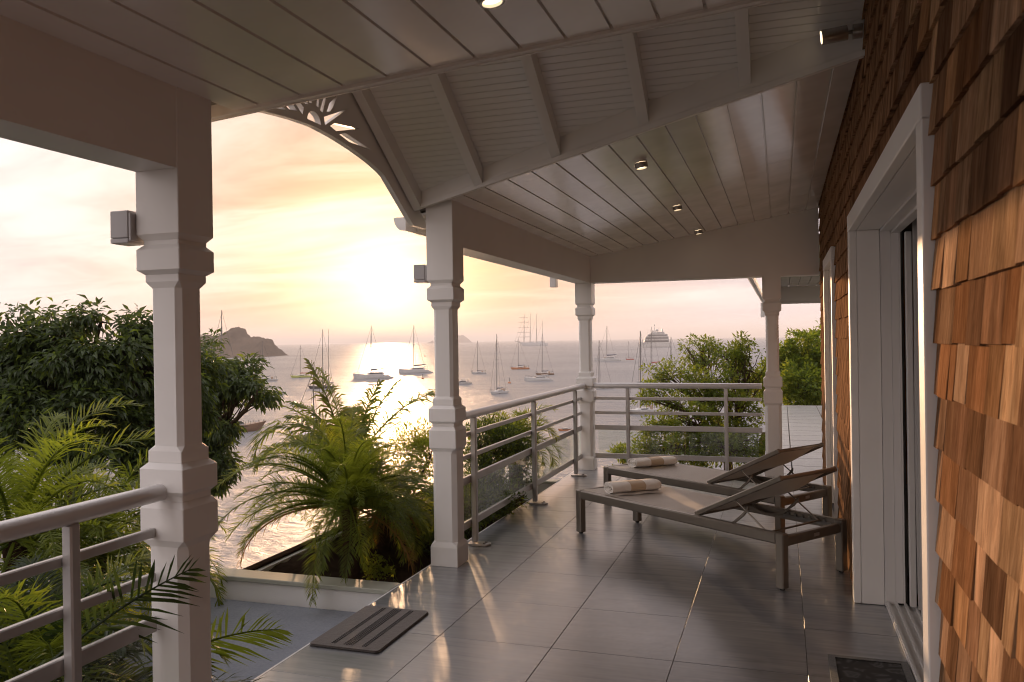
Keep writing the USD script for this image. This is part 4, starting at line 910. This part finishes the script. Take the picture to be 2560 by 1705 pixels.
shrub("little lime green plant in the planter soil beside the palm trunk", [lobe(862, 1300, 5.75, 20, 18, .07), lobe(885, 1318, 5.7, 24, 14, .07), lobe(848, 1318, 5.7, 12, 16, .05)], 46, 14, 0.025, 0.022, 0.012, "leaf_lime", 44, base=(-2.80, 5.28, -.27))
shrub("little lime green plant behind the railing glass below the small palm", [lobe(1283, 1212, 8.0, 14, 22, .08), lobe(1240, 1205, 8.0, 20, 12, .08)], 30, 14, 0.03, 0.028, 0.014, "leaf_lime", 45, base=(-3.0, 8.0, -.3))
wl = lambda x, y, z, r, h: (np.array([x, y, z]), r, h, r)
shrub("low dark green planting filling the bed behind the railing", [wl(-2.86, 6.5, -.14, .26, .18), wl(-2.92, 7.1, -.10, .30, .20), wl(-3.25, 7.5, -.02, .32, .26), wl(-2.88, 7.75, -.12, .28, .18), wl(-3.2, 8.5, -.02, .32, .24), wl(-2.95, 8.6, -.14, .24, .16), wl(-3.3, 6.7, .0, .30, .26)], 230, 30, 0.075, 0.050, 0.018, "leaf_dark", 46, base=(-2.9, 7.2, -.3), second=("leaf_green", .3))
# low growth on the slope between the house and the sea
def undergrowth():
    g = np.random.default_rng(77); n = 2600; x = -3.9-g.random(n)**1.3*16; y = g.random(n)*34-2
    keep = (g.random(n) < 0.9); x, y = x[keep], y[keep]; z = terrain_h(x, y)
    P, D, N, L = [], [], [], []
    for a, b_, c in zip(x, y, z):
        m = 22; o = g.normal(0, 1, (m, 3)); o /= np.linalg.norm(o, axis=1, keepdims=True); o[:, 2] = np.abs(o[:, 2]); r = g.uniform(0.12, 0.32)
        P.append(np.array([a, b_, c])+o*r*g.random((m, 1))); D.append(o+[0, 0, 0.3]); N.append(np.array([0, 0, 1])+g.normal(0, .5, (m, 3))); L.append(g.uniform(.08, .2, m))
    P, D, N, L = map(np.concatenate, (P, D, N, L))
    put("undergrowth", leaf_mesh(P, D, N, L, L*0.3), "leaf_dark", kind="stuff", label="low green growth on the slope below the house", cat="undergrowth")
undergrowth()

# palms
palm("feather_palm", "bushy feathery palm growing in the planter, left of the sunlit post", (-3.02, 5.34, -0.25), (-3.08, 5.40, 0.38), 88, 51, trunk_r=0.055, n=90, leafL=0.165, leafW=0.0048, mats=("frond_green", "frond_bright"), bend=1.3, vee=0.5, L=0.97, el=(0.0, 1.5), stiff=0.65, dry=4, tuck=0.32)
palm("feather_palm", "feathery palm behind the bushy one, half hidden by the sunlit post", (-3.20, 6.15, -0.3), (-3.20, 6.20, 0.20), 56, 52, trunk_r=0.05, n=66, leafL=0.17, leafW=0.0065, mats=("frond_bright", "frond_bright", "frond_green"), bend=1.4, vee=0.5, L=0.78, tuck=0.35, el=(-0.1, 1.35), stiff=0.6)
palm("coconut_palm", "young coconut palm with broad upright fronds against the glittering sea", tuple(ray_at(800, 1300, 8.0)), tuple(ray_at(805, 1075, 8.0)),
     [(178, 1.12, 1.22, 2.3), (176, 1.38, 1.08, .35), (168, 1.50, .98, .4), (188, 1.30, .85, .9), (215, 1.25, .8), (8, 1.27, .92, .4), (30, 1.42, .85, .5), (-2, 1.02, 1.22, .95), (188, .80, 1.0, 1.8), (90, 1.3, .8), (270, 1.2, .8), (150, 0.85, .8), (340, .7, .9, 1.4)], 53, trunk_r=0.09, n=54, leafL=0.40, leafW=0.019, mats=("frond_coco", "frond_green"), bend=1.25, vee=0.2, L=1.1, stiff=0.35, plume=0.16, spread=10)
palm("feather_palm", "bright backlit feathery palm behind the left railing", tuple(ray_at(30, 1640, 4.6)), tuple(ray_at(35, 1240, 4.6)), 52, 54, trunk_r=0.06, n=56, leafL=0.20, leafW=0.009, mats=("frond_bright", "frond_bright", "frond_green"), bend=1.4, vee=0.6, L=1.05, el=(-0.5, 1.45), stiff=0.55)
palm("feather_palm", "second bright palm beside it, close to the nearest post", tuple(ray_at(215, 1640, 5.2)), tuple(ray_at(225, 1280, 5.2)), 44, 57, trunk_r=0.05, n=54, leafL=0.19, leafW=0.009, mats=("frond_bright", "frond_green"), bend=1.45, vee=0.6, L=0.9, el=(-0.5, 1.4), stiff=0.55)
palm("feather_palm", "low palm under the left railing with fronds among the bars", tuple(ray_at(95, 1760, 3.5)), tuple(ray_at(100, 1560, 3.5)), 40, 58, trunk_r=0.05, n=50, leafL=0.20, leafW=0.010, mats=("frond_green", "frond_dark"), bend=1.35, vee=0.5, L=0.75, el=(-0.3, 1.35), stiff=0.6)
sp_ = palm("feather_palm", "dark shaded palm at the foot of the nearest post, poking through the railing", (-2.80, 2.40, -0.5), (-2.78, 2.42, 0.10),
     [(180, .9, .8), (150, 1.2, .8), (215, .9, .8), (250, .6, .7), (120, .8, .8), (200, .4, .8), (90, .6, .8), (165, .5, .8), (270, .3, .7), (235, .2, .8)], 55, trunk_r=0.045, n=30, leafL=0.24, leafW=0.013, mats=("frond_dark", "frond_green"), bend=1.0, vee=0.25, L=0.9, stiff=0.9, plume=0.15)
def aimed(parent, a, b, bend, seed, **k):
    a, b = np.array(a, float), np.array(b, float); d = b-a; L = np.linalg.norm(d); h = np.r_[d[:2], 0]; hl = np.linalg.norm(h)
    frond(parent, a, h/hl, math.atan2(d[2], hl)+bend*0.42, L*1.02, bend=bend, g=np.random.default_rng(seed), **k)
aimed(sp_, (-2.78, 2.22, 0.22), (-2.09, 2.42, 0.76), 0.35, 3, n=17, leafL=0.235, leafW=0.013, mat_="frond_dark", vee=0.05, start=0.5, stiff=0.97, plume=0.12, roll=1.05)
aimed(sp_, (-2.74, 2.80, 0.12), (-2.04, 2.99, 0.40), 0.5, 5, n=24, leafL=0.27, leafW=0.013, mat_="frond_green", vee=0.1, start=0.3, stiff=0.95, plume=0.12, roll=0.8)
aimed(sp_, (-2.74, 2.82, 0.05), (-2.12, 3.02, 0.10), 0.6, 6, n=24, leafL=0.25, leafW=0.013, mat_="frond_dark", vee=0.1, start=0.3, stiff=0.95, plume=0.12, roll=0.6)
palm("feather_palm", "small yellow green palm behind the middle of the railing, against the sea", (-2.74, 8.40, -0.3), (-2.76, 8.42, 0.52), 34, 56, trunk_r=0.075, n=50, leafL=0.17, leafW=0.008, mats=("frond_bright", "frond_green"), bend=1.6, vee=0.5, L=0.52, el=(-0.3, 1.3), stiff=0.5)
# grass blades and dry stalks in the planter
def grass():
    g = np.random.default_rng(8); m = 260; x = g.uniform(-3.4, -2.5, m); y = g.uniform(5.0, 8.6, m); P = np.c_[x, y, np.full(m, -0.24)]; D = np.c_[g.normal(0, .45, (m, 2)), np.ones(m)]
    put("planter_grass", leaf_mesh(P, D, g.normal(0, 1, (m, 3)), g.uniform(.06, .22, m), 0.006), "leaf_green", kind="stuff", label="sparse grass blades in the planter soil", cat="grass")
grass()

# ------------------------------------------------------------------ boats in the bay
def hull_mesh(L, B, fb, fb_bow, dr=0.5, transom=0.7, rake=0.10, full=0.42, n=15):
    """waterline z = 0; bow towards +x; x from -L/2 to L/2"""
    rings = []
    for t in np.linspace(0, 1, n):
        x = -L/2+t*L; b = B/2*(transom+(1-transom)*math.sin(min(t/full, 1)*math.pi/2) if t < full else max(0.0, 1-((t-full)/(1-full))**2.2)); b = max(b, 0.015*B)
        top = fb+(fb_bow-fb)*t**1.8; bw = b*0.88
        xb = x-(rake*L*max(0, t-0.75)/0.25*0.9); xa = x
        ring = [(xa, b, top), (xa*0.5+xb*0.5, (b+bw)/2*1.01, top*0.5), (xb, bw, 0), (xb, bw*0.45, -dr*0.8), (xb, 0, -dr), (xb, -bw*0.45, -dr*0.8), (xb, -bw, 0), (xa*0.5+xb*0.5, -(b+bw)/2*1.01, top*0.5), (xa, -b, top), (xa, -b*0.5, top+0.03), (xa, 0, top+0.05), (xa, b*0.5, top+0.03)]
        rings.append(ring)
    return MB().loft(rings)
def house(x0, x1, w0, w1, z0, z1, slope=0.5, back=0.1):
    """rounded cabin block: plan tapers forward, sides lean in"""
    a = lambda x, w, z: [[x, -w, z], [x, w, z]]
    lo = [[x0, -w0, z0], [x1, -w1, z0], [x1, w1, z0], [x0, w0, z0]]; hi = [[x0+back, -w0*.86, z1], [x1-slope, -w1*.8, z1], [x1-slope, w1*.8, z1], [x0+back, w0*.86, z1]]
    mid = [[(l[0]*.35+h[0]*.65), (l[1]*.5+h[1]*.5)*1.02, l[2]*.4+h[2]*.6] for l, h in zip(lo, hi)]
    return MB().loft([lo, mid, hi])
def boat(name, label, cat, px, py, turn, group=None):
    """at the print pixel of its waterline; turn: degrees from bow-left across the view (positive swings the bow towards us)"""
    p = ray_z(px, py, SEA); F = float((p-np.array([0, 0, CAM_H])) @ _f); s = F/1881.0
    az = math.atan2(p[1], p[0]); right = np.array([math.sin(az), -math.cos(az)]); ang = math.atan2(-right[1], -right[0])+math.radians(turn)
    return thing(name, label, cat, p, ang, group), s
def rig(t, x, H, fore, aft, half, zd=1.0, r=0.12, two=True, mat_="mast_metal", rake=0.02, spread=True):
    top = (x-rake*H, 0, zd+H)
    put("mast", MB().tube([(x, 0, zd*0.6), (x-rake*H*.5, 0, zd+H*.5), top], [r, r*0.95, r*0.7], 8), mat_, t, smooth=True)
    m = MB(); w = max(0.03, r*0.27)
    m.tube([(fore, 0, zd), (x-rake*H*.96, 0, zd+H*0.96)], w, 4); m.tube([(aft, 0, zd), top], w*.8, 4)
    for s in (-1, 1):
        m.tube([(x-0.2, s*half, zd), (x-rake*H*.6, s*half*.55, zd+H*0.55), (x-rake*H*.95, 0, zd+H*0.95)], w*.8, 4)
    if spread: m.tube([(x-rake*H*.55, -half*.55, zd+H*.55), (x-rake*H*.55, half*.55, zd+H*.55)], w*1.3, 4)
    put("rigging", m, "wire", t)
def boom(t, x, z, L, mat_, rise=0.0, fat=0.28):
    s = np.linspace(0, 1, 9); put("boom_cover", MB().tube(np.c_[x-s*L, 0*s, z+rise*s+0.05*np.sin(s*9)], fat*(1.0-0.62*s), 8), mat_, t, smooth=True)
def sloop(label, px, py, wpx, mast_px, mast_top, hull="hull_white", turn=12, cover="sail_cover", mast_mat="mast_metal", flip=False, cat="sailboat", cabin="hull_white", ketch=False, boomL=None, r=0.11):
    t, s = boat("sailboat", label, cat, px, py, turn+(180 if flip else 0)); L = max(wpx*s/max(abs(math.cos(math.radians(turn))), .35), 5.5); B = L*0.30
    put("hull", hull_mesh(L, B, L*.085, L*.115), hull, t, smooth=40)
    put("stripe", MB().loft([[(x, b*.893, .10), (x, b*.905, .22), (x, -b*.905, .22), (x, -b*.893, .10)] for x, b in ((-L*.49, B*.37), (-L*.1, B*.5), (L*.12, B*.49))]), "hull_dark", t)
    put("cabin", house(-L*.20, L*.24, B*.30, B*.20, L*.085, L*.085+L*.055, L*.10), cabin, t)
    put("cabin_windows", MB().box([-L*.13, -B*.297, L*.10], [L*.08, B*.297, L*.122]), "boat_glass", t)
    put("spray_hood", house(-L*.30, -L*.17, B*.26, B*.24, L*.09, L*.19, L*.05), "sail_cover_tan", t)
    zd = L*.10; H = (py-mast_top)*s-zd; x = np.clip((px-mast_px)*s*(-1 if flip else 1), -L*.25, L*.3)
    rig(t, x, H, L*.48, -L*.48, B*.45, zd, r); boom(t, x-.1, zd+L*.11, boomL or L*.36, cover, 0.1, L*.024)
    rl = MB()
    for sx in (-.46, -.36, .40, .47): rl.tube([(L*sx, B*.2, zd-.1), (L*sx, B*.2, zd+.75)], .03, 4); rl.tube([(L*sx, -B*.2, zd-.1), (L*sx, -B*.2, zd+.75)], .03, 4)
    rl.tube([(L*-.46, B*.2, zd+.72), (L*-.36, B*.22, zd+.72)], .03, 4); rl.tube([(L*.40, B*.2, zd+.72), (L*.47, 0, zd+.75), (L*.40, -B*.2, zd+.72)], .03, 4)
    put("guard_rail", rl, "wire", t)
    if ketch: put("mizzen_mast", MB().tube([(-L*.30, 0, zd*.6), (-L*.32, 0, zd+H*1.0)], [r*.9, r*.6], 8), mast_mat, t)
    return t
def catamaran(label, px, py, wpx, mast_px, mast_top, turn=14, cover="sail_cover", mast=True, hull="hull_white", sprit=False):
    t, s = boat("catamaran", label, "catamaran", px, py, turn); L = wpx*s/math.cos(math.radians(turn))*.97; B = L*.52
    for sg in (-1, 1):
        m = hull_mesh(L, L*.13, L*.085, L*.135, .4, .75, .02, .5); v, f = m.arrays(); v = v+[0, sg*B*.40, 0]
        back = v[:, 0] < -L*.36; v[back, 2] = np.where(v[back, 2] > .3, v[back, 2]*np.clip((v[back, 0]+L*.5)/(L*.14), .25, 1), v[back, 2])
        put("hull", (v, f), hull, t, smooth=40)
    put("bridge_deck", MB().box([-L*.36, -B*.36, L*.05], [L*.16, B*.36, L*.095], .05), hull, t)
    put("coachroof", house(-L*.26, L*.20, B*.36, B*.24, L*.096, L*.17, L*.16, .2), hull, t)
    put("window_band", MB().loft([[(x0, -w, z), (x1, -w*.72, z), (x1, w*.72, z), (x0, w, z)] for x0, x1, w, z in ((-L*.20, L*.135, B*.352, L*.125), (-L*.20, L*.11, B*.342, L*.150))]), "boat_glass", t)
    put("bimini", MB().box([-L*.36, -B*.26, L*.205], [-L*.12, B*.26, L*.213], .02), hull, t)
    m = MB()
    for x in (-L*.35, -L*.15):
        for y in (-B*.25, B*.25): m.tube([(x, y, L*.09), (x, y, L*.206)], .035, 5)
    put("bimini_posts", m, "wire", t)
    put("cross_beam", MB().tube([(L*.36, -B*.4, L*.10), (L*.36, B*.4, L*.10)], .12, 6), "mast_pale", t)
    m = MB()
    for y in (-B*.44, B*.44):
        for x in np.linspace(-L*.3, L*.45, 7): m.tube([(x, y, L*.08), (x, y, L*.08+.75+.03*L*(x > L*.2))], .025, 4)
        m.tube([(-L*.3, y, L*.08+.7), (L*.2, y, L*.09+.7), (L*.45, y, L*.11+.75)], .02, 4)
    put("guard_rail", m, "wire", t)
    if mast:
        zd = L*.165; H = (py-mast_top)*s-zd; x = float(np.clip((px-mast_px)*s, -L*.2, L*.25)); rig(t, x, H, L*.42, -L*.3, B*.36, zd, .14); boom(t, x-.2, zd+L*.06, L*.38, cover, .5, L*.028)
    if sprit: put("dinghy", hull_mesh(3.4, 1.5, .4, .5, .1), "hull_grey", t); 
    return t
def motorboat(label, px, py, wpx, turn=10, hull="hull_white", top=True, low="hull_white", cat="motorboat", flip=False, name="motorboat"):
    t, s = boat(name, label, cat, px, py, turn+(180 if flip else 0)); L = wpx*s/math.cos(math.radians(turn)); B = L*.30
    put("hull", hull_mesh(L, B, L*.075, L*.14, .4, .85, .12, .5), hull, t, smooth=40)
    put("rubbing_strake", MB().loft([[(x, b*.99, z), (x, b*1.0, z+.12), (x, -b*1.0, z+.12), (x, -b*.99, z)] for x, b, z in ((-L*.49, B*.445, L*.062), (0, B*.5, L*.075), (L*.2, B*.46, L*.085))]), "hull_dark", t)
    put("cabin", house(-L*.22, L*.22, B*.36, B*.24, L*.08, L*.19, L*.16), low, t)
    put("windscreen", MB().loft([[(x0, -w, z), (x1, -w*.7, z), (x1, w*.7, z), (x0, w, z)] for x0, x1, w, z in ((-L*.18, L*.165, B*.362, L*.125), (-L*.18, L*.115, B*.345, L*.165))]), "boat_glass", t)
    if top:
        put("hard_top", MB().box([-L*.34, -B*.30, L*.255], [L*.02, B*.30, L*.270], .04), low, t)
        for x in (-L*.32, -L*.02):
            for y in (-B*.28, B*.28): put("top_post", MB().tube([(x, y, L*.08), (x, y, L*.257)], .05, 5), "mast_metal", t)
    m = MB()
    for x in np.linspace(L*.1, L*.46, 6):
        b = B*.40*(1-((max(x/L, 0))/.52)**2.2)
        for s_ in (-1, 1): m.tube([(x, s_*b, L*.10), (x, s_*b, L*.16)], .03, 4)
    put("bow_rail", m, "wire", t)
    return t
def tallship():
    t, s = boat("tall_ship", "hazy four masted tall ship with yards on its first mast, on the horizon", "tall ship", 1226, 795.5, 6); L = 66*s; B = L*.12; ht = 8.2*s
    put("hull", hull_mesh(L, B, ht*.85, ht*1.15, 2, .5, .16, .5, 21), "hull_grey", t, smooth=40)
    put("deckhouse", MB().box([-L*.38, -B*.3, ht*.9], [-L*.1, B*.3, ht*1.25]).box([-L*.02, -B*.28, ht*.9], [L*.16, B*.28, ht*1.22]), "hull_grey", t)
    put("bowsprit", MB().tube([(L*.45, 0, ht*1.1), (L*.66, 0, ht*1.55)], [.8, .4], 6), "mast_metal", t)
    for k, (x, h) in enumerate(((.33, 66), (.115, 67), (-.10, 65), (-.31, 50))):
        put("mast", MB().tube([(L*x, 0, ht*.8), (L*x-h*s*.03, 0, ht+h*s)], [.75, .45], 6), "mast_metal", t)
        if k == 0:
            for z, w in ((58, 21), (47, 25), (35, 27), (24, 31), (13, 31)):
                put("yard", MB().tube([(L*x-.5-w*s*.5, -6, ht+z*s), (L*x-.5+w*s*.5, 6, ht+z*s)], .45, 6), "mast_metal", t)
    m = MB(); mm = [(.33, 66), (.115, 67), (-.10, 65), (-.31, 50)]
    for (x, h) in mm:
        for y in (-B*.45, B*.45): m.tube([(L*x-2, y, ht), (L*x-h*s*.02, 0, ht+h*s*.8)], .12, 4)
    for (x, h), (x2, h2) in zip(mm, mm[1:]): m.tube([(L*x, 0, ht+2), (L*x2-h2*s*.03, 0, ht+h2*s*.95)], .12, 4)
    m.tube([(L*.64, 0, ht*1.5), (L*.33-2, 0, ht+60*s)], .14, 4); m.tube([(L*.56, 0, ht*1.4), (L*.33-1, 0, ht+40*s)], .14, 4)
    put("rigging", m, "wire", t)
def yacht():
    t, s = boat("cruise_yacht", "white multi deck cruise yacht with radar domes and a funnel", "yacht", 1506, 798.5, 4); L = 72*s; B = L*.17; u = s
    put("hull", hull_mesh(L, B, 9.5*u, 12.5*u, 2, .8, .10, .6, 19), "hull_white", t, smooth=40)
    z = 10*u
    for k, (a, b, w, h) in enumerate(((-.45, .37, .46, 5.0), (-.43, .34, .44, 4.4), (-.40, .27, .40, 4.0), (-.30, .14, .32, 3.0))):
        put("deck", MB().box([L*a-1.2*u, -B*w-.3, z], [L*b+1.5*u, B*w+.3, z+.9*u], .1), "hull_white", t)
        put("deck_house", house(L*a, L*b, B*w, B*w*.8, z+.9*u, z+h, 3*u, .4), "hull_white", t)
        put("window_band", MB().box([L*a+2*u, -B*w*1.0, z+2.1*u], [L*b-4*u, B*w*1.0, z+h-1.6*u]), "boat_glass", t); z += h
    put("funnel", house(-L*.28, -L*.20, B*.16, B*.13, z-4*u, z+7.5*u, 1.5*u, 3*u), "hull_white", t)
    put("radar_mast", MB().tube([(L*.01, 0, z-1), (L*.01, 0, z+15*u)], [.9*u, .25*u], 8), "mast_pale", t)
    put("radome", MB().tm(trimesh.creation.icosphere(2, 1.6*u), frame([L*.01, 0, z+16*u], [1, 0, 0], [0, 1, 0])), "hull_white", t, smooth=True)
    for x, r, h in ((-.07, 3.2, 4), (.06, 2.0, 2), (-.02, 1.5, 2)): put("radome", MB().tm(trimesh.creation.icosphere(2, r*u), frame([L*x, 0, z+h*u], [1, 0, 0], [0, 1, 0])), "hull_white", t, smooth=True)
    put("aerials", MB().tube([(L*.22, 0, z-8*u), (L*.22, 0, z+5*u)], .12*u, 4).tube([(-L*.1, 2, z), (-L*.1, 2, z+9*u)], .12*u, 4), "wire", t)
catamaran("white catamaran with dark sail cover, left of the brightest water", 858, 869.5, 86, 853, 748)
catamaran("white catamaran with bimini under the sun, just left of the sunlit post", 955, 857, 73, 951, 747)
sloop("small low sailboat with a pale green hull, left of the catamarans", 692, 868, 48, 690, 794, hull="hull_green", turn=8, cover="sail_cover_red", r=.09)
sloop("dark hulled two masted sailboat behind the tip of the coconut palm", 738, 893, 58, 741, 757, hull="hull_dark", turn=10, ketch=True, boomL=3.5)
sloop("white sailboat with a tall mast behind the palm fronds, only its mast in view", 712, 1010, 100, 722, 845, turn=30, mast_mat="mast_metal")
sloop("white yacht hidden by the dark tree, its thick mast beside the nearest post", 510, 905, 90, 509, 713, turn=20, r=.17)
sloop("white sailboat half hidden by the dark tree's tip", 612, 876, 50, 603, 785, turn=10)
motorboat("white motor launch with dark canopies, beside the dark tree's tip", 633, 908, 48, turn=16, flip=True)
motorboat("large brown and white motor yacht half hidden behind the dark tree", 535, 993, 150, turn=8, hull="hull_brown", flip=True)
sloop("small white sailboat right of the sunlit post", 1100, 859, 34, 1097, 783, turn=10)
motorboat("white motorboat half hidden by the sunlit post", 1062, 883, 42, turn=20)
sloop("white sailboat turned towards us with a dark mast, nearest in the middle of the bay", 1146, 905, 38, 1140, 768, turn=50)
sloop("rust brown sailboat below the tall ship", 1195, 849, 43, 1191, 778, hull="hull_rust", turn=8)
catamaran("low white catamaran without a mast, in front of a brown sailboat", 1238, 875, 62, 0, 0, mast=False)
sloop("brown sailboat behind the mastless catamaran", 1252, 862, 42, 1246, 768, hull="hull_brown", turn=10)
tallship()
catamaran("white catamaran with grey sail cover, right of the corner post", 1397, 830, 58, 1395, 749)
sloop("sailboat with a blue sail cover close behind the far handrail, beside the corner post", 1388, 894, 36, 1376, 782, turn=25)
sloop("tiny red sailboat beside the cruise yacht", 1448, 827, 19, 1445, 784, hull="hull_red", cover="sail_cover_red", r=.07, turn=5)
yacht()
catamaran("white catamaran with red sail cover below the cruise yacht", 1500, 847, 58, 1497, 751, cover="sail_cover_red")
sloop("sailboat hidden by the airy tree, its tall dark mast left of the cruise yacht", 1476, 950, 70, 1471, 761, turn=40, r=.13)
sloop("sailboat hidden by the airy tree, its mast right of the cruise yacht", 1548, 868, 50, 1542, 774, turn=20, r=.13)
sloop("sailboat hidden by the airy tree, only its thin mast above the leaves", 1590, 850, 40, 1585, 775, turn=15)
motorboat("small tender with a rust red side seen between the railing bars", 1298, 990, 30, turn=25, hull="hull_rust", top=False, cat="tender", name="tender")
motorboat("tiny dinghy beside the edge of the airy tree", 1470, 880, 13, turn=20, hull="hull_grey", top=False, cat="dinghy", name="dinghy")
def buoy(label, px, py, kind):
    p = ray_z(px, py, SEA); t = thing("buoy", label, "buoy", p)
    put("float", MB().tm(trimesh.creation.icosphere(2, .55)), "hull_rust" if kind == 0 else "hull_dark", t, smooth=True)
    put("staff", MB().tube([(0, 0, .2), (0, 0, 1.8 if kind == 0 else 4.2)], .09, 6), "wire", t)
    if kind: put("top_mark", MB().tm(trimesh.creation.icosphere(1, .3), frame([0, 0, 4.3], [1, 0, 0], [0, 1, 0])), "hull_dark", t)
buoy("round mooring buoy under the right catamaran", 972, 871, 0)
buoy("mooring buoy between the nearest sailboat and the mastless catamaran", 1171, 881, 0)
buoy("dark marker buoy with a staff, far out below the sun", 913, 808, 1)
buoy("small buoy right of the second catamaran", 977, 819.5, 0)

# ------------------------------------------------------------------ sea air
MATS["haze"] = usdkit.material(stage, "/World/Looks/haze", {"v": ("principled_volume", {"color": (.92, .91, .92), "density": HAZE, "anisotropy": 0.12})}, [], volume="v.volume")
put("haze", MB().box([-30100, -2100, SEA-3.6], [30100, 40100, 108]), "haze", kind="stuff", label="pale evening haze over the bay", cat="haze")
